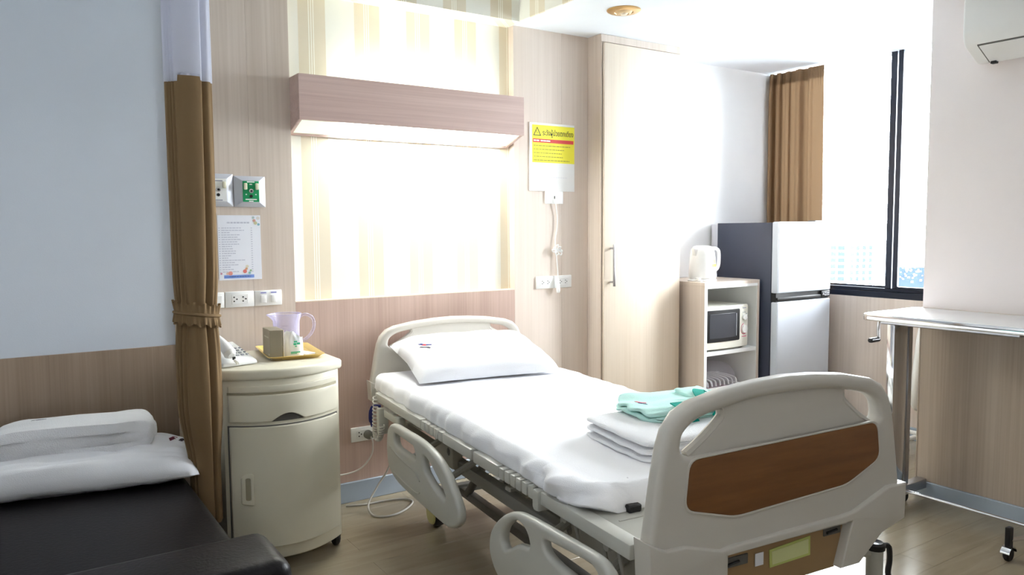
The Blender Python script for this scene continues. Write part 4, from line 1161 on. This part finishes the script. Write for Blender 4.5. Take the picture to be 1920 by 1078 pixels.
# warning sign and nurse call
sg = on_wall('warning_sign', 'yellow Thai warning sign on a white board beside the bed light', 'sign', 2.76, 1.622)
obj('board', bx(2.594, 2.924, YP - .006, YP - .0003, 1.622, 2.018, .001, 1), M_WHITEP, sg)
ys = YP - .0065
obj('yellow_sheet', bx(2.613, 2.922, ys - .0004, ys + .0002, 1.788, 2.005), M_YELL, sg)
def wr(me, m, lift=.0008, nm='lettering'): return obj(nm, to_wall(me, ys - lift), m, sg)
wr(fit_mesh(text_mesh('lettering', 'ระวังผู้ป่วยตกเตียง', .05, .0002), 2.687, 2.913, 1.936, 1.983), M_INK)
tri = [(2.620, 1.943), (2.676, 1.943), (2.648, 1.994)]
tin = [(2.627, 1.947), (2.669, 1.947), (2.648, 1.986)]
obj('warning_triangle', prism('warning_triangle', tri, [tin], .0006, 0, 'XZ', ys - .0008), M_INK, sg)
obj('triangle_mark', MB().tube([(2.642, ys - .0006, 1.972), (2.645, ys - .0006, 1.961), (2.653, ys - .0006, 1.958)], .0012, 5).mesh('triangle_mark'), M_INK, sg)
obj('red_band', bx(2.617, 2.915, ys - .0008, ys - .0003, 1.904, 1.925), M_RED, sg)
for x0, x1 in ((2.622, 2.640), (2.643, 2.662), (2.672, 2.690), (2.692, 2.712), (2.714, 2.742)): obj('print', bx(x0, x1, ys - .0011, ys - .0007, 1.911, 1.919), M_WHITEP, sg)
for r_, L in enumerate((.268, .225, .205, .212, .262)):
    z = 1.886 - r_ * .021; x = 2.622
    while x < 2.622 + L:
        w = .010 + .016 * random.random(); obj('print', bx(x, min(x + w, 2.622 + L), ys - .0008, ys - .0003, z - .0025, z + .0025), mat('olive_ink', S(178, 168, 60), .6), sg); x += w + .004
x = 2.69
while x < 2.86: obj('print', bx(x, x + .014, ys - .0006, ys - .0002, 1.702, 1.705), mat('faint_ink', S(222, 222, 226), .6), sg); x += .018
nc = on_wall('nurse_call_plate', 'white call plate under the yellow sign with a hanging pendant cord', 'call switch', 2.77, 1.55)
plate(nc, 2.704, 2.836, 1.548, 1.622)
obj('jack', bx(2.768, 2.774, YP - .012, YP - .008, 1.578, 1.594), M_DGREY, nc)
pc = catmull([(2.771, YP - .018, 1.578), (2.776, YP - .016, 1.54), (2.788, YP - .012, 1.47), (2.786, YP - .012, 1.40), (2.774, YP - .012, 1.34), (2.776, YP - .014, 1.28), (2.782, YP - .018, 1.20), (2.784, YP - .022, 1.14), (2.784, YP - .024, 1.09)], 6)
obj('cord', MB().tube(pc, .003, 8), M_WHITEP, nc)
for k in range(9):
    a = k * .75; L = .028 + .020 * ((k * 7) % 5) / 5
    obj('cord_loop', MB().tube(catmull([(2.778, YP - .016, 1.272), (2.778 + L * math.cos(a), YP - .022 - .006 * (k % 3), 1.272 + .75 * L * math.sin(a)), (2.778 + L * .8 * math.cos(a + .55), YP - .026, 1.272 + .75 * L * .8 * math.sin(a + .55))], 6, True), .003, 6, closed=True), M_WHITEP, nc)
obj('pendant', MB().lathe([(.0, 1.018), (.009, 1.019), (.012, 1.03), (.012, 1.055), (.008, 1.075), (.006, 1.10), (.0, 1.102)], (2.784, YP - .026, 0), 14), M_WHITEP, nc)
for x0, x1, lb in ((2.636, 2.767, 'white double power outlet left of the hanging call pendant'), (2.7685, 2.899, 'white double power outlet right of the hanging call pendant')):
    t = on_wall('power_outlet', lb, 'power outlet', (x0 + x1) / 2, 1.046, 'power outlets'); plate(t, x0, x1, 1.046, 1.12)
    c = (x0 + x1) / 2
    obj('outlet_insert', bx(c - .037, c + .037, YP - .0105, YP - .0085, 1.061, 1.106, .001, 1), M_WHITEP, t); socket3(t, c - .02, 1.083, YP - .0107, .8); socket3(t, c + .02, 1.083, YP - .0107, .8)

# ------------------------------------------------------------------ wardrobe
wd = thing('wardrobe', 'tall built-in wardrobe with one cream door and a steel bar handle', 'wardrobe', (3.35, 3.74, 0))
obj('carcass', MB().box(3.031, 3.688, 3.602, YB - .001, 0, ZC - .001).mesh('carcass', .001, 1), M_WOODL, wd)
obj('cornice', bx(3.031, 3.69, 3.594, 3.604, 2.505, ZC - .001, .001, 1), M_WOODL, wd)
obj('stile', bx(3.031, 3.040, 3.594, 3.604, 0, 2.505, .001, 1), M_WOODL, wd)
dg = obj('door', bx(3.044, 3.684, 3.578, 3.600, .09, 2.498, .0025, 2), M_WOODC, wd)
obj('door_shadow_gap', bx(3.0402, 3.0438, 3.5985, 3.602, .09, 2.498), M_DGREY, wd)
hd_ = obj('handle', bx(3.086, 3.102, 3.538, 3.548, 1.05, 1.305, .002, 2), M_STEEL, dg)
for z in (1.075, 1.28): obj('handle_post', MB().tube([(3.094, 3.548, z), (3.094, 3.579, z)], .006, 10), M_STEEL, dg)

# ------------------------------------------------------------------ microwave shelf and what stands on it
sh = thing('shelf_unit', 'open white and wood shelf unit between the wardrobe and the fridge', 'shelf', (3.99, 3.62, 0))
SX0, SX1, SY0, SY1 = 3.725, 4.258, 3.40, 3.86
SW = mat('white_melamine', S(238, 238, 236), .4)
obj('side_panel', bx(SX0, SX0 + .022, SY0, SY1, 0, 1.03, .0015, 1), M_WOODL, sh)
obj('side_panel', bx(SX1 - .022, SX1, SY0, SY1, 0, 1.03, .0015, 1), M_WOODL, sh)
for x0, x1 in ((SX0 + .022, SX0 + .024), (SX1 - .024, SX1 - .022)): obj('side_lining', bx(x0, x1, SY0 + .004, SY1, .09, 1.03), SW, sh)
obj('top_panel', bx(SX0, SX1, SY0, SY1, 1.03, 1.052, .0015, 1), M_WOODL, sh)
obj('top_lining', bx(SX0 + .022, SX1 - .022, SY0 - .001, SY1 - .01, 1.012, 1.030), SW, sh)
obj('front_edging', bx(SX0, SX0 + .024, SY0 - .002, SY0, 0, 1.05), SW, sh)
obj('shelf', bx(SX0 + .024, SX1 - .024, SY0 + .005, SY1 - .012, .574, .600, .0015, 1), SW, sh)
obj('bottom_shelf', bx(SX0 + .024, SX1 - .024, SY0 + .005, SY1 - .012, .09, .112, .0015, 1), SW, sh)
obj('back_panel', bx(SX0 + .024, SX1 - .024, SY1 - .012, SY1 - .002, .09, 1.012), SW, sh)
obj('plinth', bx(SX0 + .022, SX1 - .022, SY0 + .03, SY0 + .045, 0, .09), M_WOODL, sh)

mw = thing('microwave_oven', 'white microwave oven with a dark window on the shelf unit', 'microwave', (3.96, 3.60, .60))
obj('body', bx(3.754, 4.166, 3.435, 3.80, .612, .890, .008, 3), M_MWHITE, mw)
def mw_front(u, v):
    x = 3.752 + u * .416; t = 2 * u - 1
    return (x, 3.437 - .022 * (1 - t * t) - .008, .612 + v * .282 - .0 )
fp = prism('front_panel', rrect(3.752, 4.168, .611, .892, .018), [], .020, .006, 'XZ', 3.430)
bmv = bmesh.new(); bmv.from_mesh(fp)
for k in range(1, 12): bmesh.ops.bisect_plane(bmv, geom=bmv.verts[:] + bmv.edges[:] + bmv.faces[:], plane_co=(3.752 + .416 * k / 12, 0, 0), plane_no=(1, 0, 0), dist=1e-6)
for v in bmv.verts: v.co.y -= .018 * (1 - ((v.co.x - 3.96) / .208) ** 2)
bmv.to_mesh(fp); bmv.free(); shade(fp)
obj('front_panel', fp, M_MWHITE, mw)
def mw_bent(name, outl, lift, m, parent=None):
    me = prism(name, outl, [], .006, .0015, 'XZ', 3.420 - lift, 2, smooth=False)
    b = bmesh.new(); b.from_mesh(me)
    for k in range(1, 12): bmesh.ops.bisect_plane(b, geom=b.verts[:] + b.edges[:] + b.faces[:], plane_co=(3.752 + .416 * k / 12, 0, 0), plane_no=(1, 0, 0), dist=1e-6)
    for v in b.verts: v.co.y -= .018 * (1 - ((v.co.x - 3.96) / .208) ** 2)
    b.to_mesh(me); b.free(); shade(me)
    return obj(name, me, m, parent or mw)
dw = mw_bent('door_window', rrect(3.762, 4.066, .660, .868, .012), .001, M_BLACK)
mw_bent('door_glass', rrect(3.785, 4.022, .685, .845, .006), .003, mat('oven_mesh_glass', S(66, 68, 74), .25), dw)
mw_bent('door_pull', rrect(4.026, 4.031, .69, .84, .002), .004, M_SILVERP, dw)
for z, r in ((.808, .019), (.728, .026)):
    obj('dial', MB().lathe([(r, -.024), (r, -.012), (r * 1.05, -.010)], (4.116, 3.422, z), 20, 'Y'), M_WHITEP, mw)
obj('dial_ring', MB().tube([(4.116 + .031 * math.cos(a), 3.411, .728 + .034 * math.sin(a)) for a in [PI * (.55 + 1.5 * k / 24) - PI * .0 for k in range(25)]], .0028, 6), mat('pink_dial_mark', S(222, 110, 140), .5), mw)
for k in range(8):
    a = PI * (1.15 - 1.3 * k / 7)
    obj('dial_mark', bx(4.116 + .032 * math.cos(a) - .004, 4.116 + .032 * math.cos(a) + .004, 3.4095, 3.4125, .808 + .032 * math.sin(a) - .002, .808 + .032 * math.sin(a) + .002), M_INKG, mw)
obj('print', bx(4.093, 4.14, 3.4095, 3.412, .676, .681), mat('pink_dial_mark', S(222, 110, 140), .5), mw)
obj('print', bx(4.10, 4.135, 3.4095, 3.412, .866, .871), M_INKG, mw)
for x in (3.79, 4.13):
    for y in (3.46, 3.76): obj('foot', bx(x - .012, x + .012, y - .012, y + .012, .60, .613), M_BLACK, mw)

kt = thing('electric_kettle', 'white electric kettle on top of the shelf unit', 'kettle', (3.865, 3.55, 1.052))
obj('power_base', MB().lathe([(.0, 0), (.090, 0), (.092, .006), (.086, .016), (.0, .017)], (0, 0, 0), 30), M_WHITEP, kt, True)
obj('body', MB().lathe([(.0, .018), (.086, .018), (.090, .026), (.088, .08), (.080, .17), (.074, .205), (.066, .214), (.0, .216)], (0, 0, 0), 36), M_WHITEP, kt, True)
obj('lid', MB().lathe([(.066, .212), (.062, .224), (.045, .230), (.0, .232)], (0, 0, 0), 30), M_WHITEP, kt, True)
obj('spout', MB().hull8([(-.070, -.022, .170), (-.070, .022, .170), (-.080, .016, .165), (-.080, -.016, .165)], [(-.060, -.026, .216), (-.060, .026, .216), (-.094, .012, .217), (-.094, -.012, .217)]).mesh('spout', .003, 2), M_WHITEP, kt, True)
obj('handle', MB().tube(catmull([(.060, -.01, .208), (.092, -.02, .212), (.122, -.025, .196), (.128, -.026, .150), (.124, -.025, .100), (.110, -.022, .074), (.084, -.016, .070)], 6), .0115, 12), M_WHITEP, kt, True)
obj('switch', bx(.090, .112, -.028, -.012, .030, .040, .002, 1), M_INKG, kt, True)
def arc_patch(a0, a1, z0, z1, m, nm, r=None):
    def rr_(z): return .0885 - (z - .08) * .09 + .0012
    me = MB().grid(lambda u, v: ((rr_(z0 + v * (z1 - z0))) * math.cos(a0 + u * (a1 - a0)), rr_(z0 + v * (z1 - z0)) * math.sin(a0 + u * (a1 - a0)), z0 + v * (z1 - z0)), 6, 3).mesh(nm)
    obj(nm, me, m, kt, True)
arc_patch(-1.62, -1.02, .095, .113, mat('yellow_sticker', S(240, 214, 70), .5), 'sticker'); arc_patch(-1.52, -1.12, .116, .150, mat('yellow_sticker_pale', S(240, 230, 140), .5), 'sticker'); arc_patch(-1.40, -1.24, .120, .142, mat('leaf_mark', S(150, 190, 90), .5), 'sticker_mark'); arc_patch(-1.58, -1.06, .086, .091, mat('pink_mark', S(230, 170, 170), .5), 'sticker_mark')
single('kettle_cord', MB().tube(catmull([(3.80, 3.50, 1.058), (3.772, 3.475, 1.058), (3.758, 3.50, 1.058), (3.765, 3.53, 1.066), (3.775, 3.515, 1.075), (3.768, 3.48, 1.072), (3.755, 3.49, 1.066), (3.760, 3.53, 1.058), (3.765, 3.58, 1.058)], 6), .005, 8), M_WHITEP, 'short white kettle cable bundled on the shelf unit', 'cable')

dk = thing('dish_drainer', 'clear domed dish drainer with a white rack in the lower shelf', 'dish rack', (3.985, 3.62, .112))
def dome(u, v):
    a = 2 * PI * u; ca, sa = math.cos(a), math.sin(a)
    sx = math.copysign(abs(ca) ** .6, ca); sy = math.copysign(abs(sa) ** .6, sa)
    ph_ = v * PI / 2; r = math.cos(ph_) ** .6; z = math.sin(ph_) ** .8
    return (.20 * sx * r, .15 * sy * r, .235 + .15 * z)
obj('dome_cover', MB().grid(dome, 48, 14, closeu=True).mesh('dome_cover'), M_CLEAR2, dk, True)
obj('tub', prism('tub', rrect(-.20, .20, -.15, .15, .04), [], .20, .015, 'XY', .10), M_PINK, dk, True)
obj('rack_rim', MB().tube([(x, y, .225) for x, y in rrect(-.2, .2, -.15, .15, .04)], .009, 8, closed=True), M_WHITEP, dk, True)
for k in range(9): obj('rack_bar', MB().tube(catmull([(-.16 + k * .04, -.13, .235), (-.16 + k * .04, -.10, .275), (-.16 + k * .04, .10, .275), (-.16 + k * .04, .13, .235)], 4), .006, 8), M_WHITEP, dk, True)

# ------------------------------------------------------------------ fridge
fr = thing('refrigerator', 'two door refrigerator with silver doors and a dark navy side', 'refrigerator', (4.57, 3.56, 0))
FX0, FX1 = 4.275, 4.85
obj('cabinet_body', bx(FX0, FX1, 3.325, 3.79, .03, 1.432, .004, 2), M_NAVY, fr)
obj('back_cover', bx(FX0 + .004, FX1 - .004, 3.79, 3.85, .05, 1.425, .004, 2), M_SILVERP, fr)
up = obj('upper_door', bx(FX0, FX1, 3.268, 3.322, .962, 1.437, .010, 3), M_SILVER, fr)
obj('door_edge', bx(FX0 - .0012, FX0 + .001, 3.272, 3.318, .966, 1.433), mat('door_edge_grey', S(206, 212, 220), .35), up)
lo = obj('lower_door', bx(FX0, FX1, 3.268, 3.322, .07, .905, .010, 3), M_SILVER, fr)
obj('door_edge', bx(FX0 - .0012, FX0 + .001, 3.272, 3.318, .075, .90), mat('door_edge_grey', S(206, 212, 220), .35), lo)
obj('grip_recess', bx(FX0 + .003, FX1 - .003, 3.285, 3.326, .905, .962), M_BLACK, fr)
obj('grip_lip', bx(FX0 + .004, FX1 - .10, 3.272, 3.286, .912, .935, .003, 2), M_BLACK, fr)
obj('badge_plate', bx(FX1 - .10, FX1 - .004, 3.270, 3.286, .915, .958, .003, 2), M_BLACK, fr)
MSIL = mat('badge_silver', S(226, 226, 230), .35)
def dia(cx, cz, ang, s=.011):
    c, sn = math.cos(ang), math.sin(ang)
    pts = [(0, 0), (s * .58, s * .34), (0 + s * .58 * 0, 0)]
    P = [(0, 0), (-.30, .52), (0, 1.04), (.30, .52)]
    return [(cx + s * (x * c - y * sn), cz + s * (x * sn + y * c)) for x, y in P]
for k in range(3): obj('badge_mark', prism('badge_mark', dia(FX1 - .078, .937, k * 2 * PI / 3), [], .002, 0, 'XZ', 3.2695), MSIL, fr)
for r_, w in ((0, 'MITSUBISHI'), (1, 'ELECTRIC')):
    me = fit_mesh(text_mesh('badge_text', w, .02, .0003), FX1 - .064, FX1 - .012, .939 - r_ * .014, .949 - r_ * .014)
    obj('badge_text', to_wall(me, 3.2690), MSIL, fr)
for x in (FX0 + .05, FX1 - .05):
    for y in (3.36, 3.75): obj('foot', MB().lathe([(.02, 0), (.02, .032)], (x, y, 0), 12), M_BLACK, fr)
obj('hinge_cover', bx(FX1 - .16, FX1 - .01, 3.29, 3.35, 1.432, 1.446, .004, 2), M_DGREY, fr)

# ------------------------------------------------------------------ window curtain
wc = thing('window_curtain', 'tan pleated curtain drawn to the corner of the window above the fridge', 'curtain', (4.905, 3.6, .2))
def wcf(u, v):
    z = .2 + v * (ZC - .012 - .2)
    y = 3.862 - u * (.470 + .03 * (1 - v))
    k = min(1, max(0, (.82 - u) / .10))
    ph = 2 * PI * (6.3 * u + .35 * math.sin(5.2 * u) + .10 * math.sin(2.0 * v))
    amp = (.028 + .012 * math.sin(9 * u + 1)) * k * (1 - .45 * max(0, v - .92) / .08)
    w_ = math.sin(ph)
    x = 4.898 + amp * (w_ + .25 * math.sin(2 * ph + 1.0)) + .003 * nz(u * 5, v * 2, .5)
    yo = .010 * k * math.sin(2 * ph + .6)
    tight = max(0, v - .94) / .06
    return (x + .003 * tight * math.sin(u * 150), y + yo, z)
obj('cloth', MB().grid(wcf, 180, 50).mesh('cloth'), M_CURT2, wc)
obj('heading_tape', MB().grid(lambda u, v: (wcf(u, .965 + .035 * v)[0] + .0015, wcf(u, .965 + .035 * v)[1], wcf(u, .965 + .035 * v)[2]), 180, 3).mesh('heading_tape'), M_CURT2, wc)

# ------------------------------------------------------------------ overbed table
ot = thing('overbed_table', 'wheeled overbed table with a white top and chrome frame by the column', 'table', (3.70, 1.80, 0))
TPX0, TPX1, TPY0, TPY1, TPZ = 3.468, 3.935, 1.22, 2.165, .985
obj('table_top', prism('table_top', rrect(TPX0, TPX1, TPY0, TPY1, .035), [], .016, .003, 'XY', TPZ - .008), mat('white_laminate', S(244, 242, 242), .22), ot)
obj('edge_band', prism('edge_band', rrect(TPX0 - .003, TPX1 + .003, TPY0 - .003, TPY1 + .003, .037), [rrect(TPX0 + .004, TPX1 - .004, TPY0 + .004, TPY1 - .004, .03)], .030, .003, 'XY', TPZ - .018), M_CHROME, ot)
obj('under_frame', MB().box(3.55, 3.90, 1.50, 2.12, .93, .955).mesh('u', .004, 1), M_STEEL, ot)
obj('post', bx(3.62, 3.745, 2.085, 2.125, .07, .945, .003, 2), M_CHROME, ot)
obj('post_channel', bx(3.747, 3.78, 2.082, 2.128, .07, .945, .002, 1), M_STEEL, ot)
obj('base_bar', bx(3.42, 3.93, 2.07, 2.12, .055, .105, .004, 2), M_STEEL, ot)
obj('base_bar', bx(3.42, 3.93, 1.45, 1.50, .055, .105, .004, 2), M_STEEL, ot) if False else None
obj('long_bar', MB().tube([(3.715, 2.07, .085), (3.70, 1.20, .085)], .009, 10), M_CHROME, ot)
fb_ = obj('front_bar', MB().tube([(3.93, 1.34, .085), (3.70, 1.40, .085), (3.462, 1.48, .088)], .011, 8), M_CHROME, ot)
cr = obj('crank', MB().tube(catmull([(3.64, 2.125, .940), (3.645, 2.175, .935), (3.647, 2.185, .90), (3.650, 2.185, .845)], 5), .008, 10), M_CHROME, ot)
obj('crank_grip', MB().lathe([(.0, -.072), (.011, -.070), (.013, -.06), (.012, .004), (.0, .006)], (3.648, 2.187, .838), 14, 'X'), M_BLACK, cr)
def table_caster(x, y, stem):
    o = obj('caster', MB().lathe([(.003, -.012), (.024, -.012), (.029, -.006), (.029, .006), (.024, .012), (.003, .012)], (x, y, .029), 16, 'Y'), M_RUBBER, ot)
    obj('caster_hood', MB().grid(lambda u, v: (x + .034 * math.cos(PI * (.05 + .9 * u)), y + (v - .5) * .036, .031 + .034 * math.sin(PI * (.05 + .9 * u))), 14, 2).mesh('hood'), M_CHROME, o)
    obj('caster_stem', bx(x - .016, x + .016, y - .010, y + .010, .060, stem, .002, 1), M_BLACK if stem > .12 else M_STEEL, o)
table_caster(3.79, 2.11, .075); table_caster(3.465, 1.475, .145); table_caster(3.45, 2.10, .075); table_caster(3.90, 1.33, .09)

# ------------------------------------------------------------------ white tube frame in the window niche
wf = thing('white_tube_frame', 'white tubular frame on small casters behind the overbed table', 'frame', (4.6, 2.47, 0))
MWT = mat('white_enamel_tube', S(232, 232, 228), .3)
for dy in (0, .14):
    p = catmull([(4.50, 2.40 + dy, .83), (4.45, 2.40 + dy, .80), (4.41, 2.40 + dy, .617), (4.385, 2.40 + dy, .44), (4.395, 2.40 + dy, .375), (4.44, 2.40 + dy, .341), (4.60, 2.40 + dy, .335)], 6)
    obj('bent_tube', MB().tube(p, .020, 12), MWT, wf)
    obj('leg', MB().tube([(4.54, 2.40 + dy, .34), (4.56, 2.40 + dy, .11)], .015, 10), MWT, wf)
    obj('foot_bar', MB().tube([(4.50, 2.40 + dy, .10), (4.86, 2.40 + dy, .10)], .015, 10), MWT, wf)
    for x in (4.56, 4.82):
        o = obj('caster', MB().lathe([(.003, -.012), (.03, -.012), (.036, -.006), (.036, .006), (.03, .012), (.003, .012)], (x, 2.40 + dy, .036), 16, 'Y'), M_RUBBER, wf)
        obj('caster_stem', MB().tube([(x, 2.40 + dy, .06), (x, 2.40 + dy, .10)], .007, 8), M_CHROME, o)
obj('cross_tube', MB().tube([(4.55, 2.40, .16), (4.55, 2.54, .16)], .013, 10), MWT, wf)
obj('cross_tube', MB().tube([(4.46, 2.40, .83), (4.46, 2.54, .83)], .015, 10), MWT, wf)

# ------------------------------------------------------------------ air conditioner + ceiling fitting
ac = thing('air_conditioner', 'white split air conditioner high on the column wall', 'air conditioner', (3.87, 1.45, 2.15))
prof = roundpoly([(XC - .001, 2.17), (XC - .06, 2.155), (XC - .19, 2.225), (XC - .205, 2.27), (XC - .205, 2.43), (XC - .19, 2.455), (XC - .001, 2.455)], .03, 5)
pts = [(y_, z_) for y_, z_ in prof]
me = prism('housing', pts, [], .80, .012, 'XZ', 0, 3)
me.transform(Matrix(((1, 0, 0, 0), (0, 1, 0, 1.48), (0, 0, 1, 0), (0, 0, 0, 1))))
obj('housing', me, M_WHITEP, ac)
def acz(x): return 2.155 + (XC - .06 - x) * .07 / .13
def ac_slab(name, xa, xb, y0, y1, d0, d1, m):
    obj(name, MB().hull8([(xa, y0, acz(xa) - d1), (xa, y1, acz(xa) - d1), (xb, y1, acz(xb) - d1), (xb, y0, acz(xb) - d1)], [(xa, y0, acz(xa) - d0), (xa, y1, acz(xa) - d0), (xb, y1, acz(xb) - d0), (xb, y0, acz(xb) - d0)]).mesh(name), m, ac)
ac_slab('louver_gap', XC - .068, XC - .185, 1.12, 1.822, -.004, .0015, M_DGREY)
ac_slab('louver', XC - .072, XC - .181, 1.125, 1.815, 0, .005, M_WHITEP)
obj('louver_pivot', bx(XC - .085, XC - .06, 1.785, 1.81, 2.148, 2.160, .002, 1), M_BLACK, ac)

dl = thing('ceiling_downlight', 'round gold rimmed downlight in the white ceiling', 'ceiling light', (2.815, 3.155, ZC))
obj('rim', MB().lathe([(.045, -.004), (.05, -.012), (.078, -.010), (.090, -.003), (.090, -.0002)], (0, 0, 0), 36), M_GOLD, dl, True)
obj('reflector', MB().lathe([(.048, -.006), (.040, -.016), (.028, -.020), (.027, -.006)], (0, 0, 0), 30), mat('warm_reflector', S(236, 206, 160), .3), dl, True)
obj('bulb', MB().lathe([(.027, -.004), (.026, -.015), (.016, -.024), (.0, -.027)], (0, 0, 0), 24), mat('warm_bulb', S(250, 236, 214), .3), dl, True)
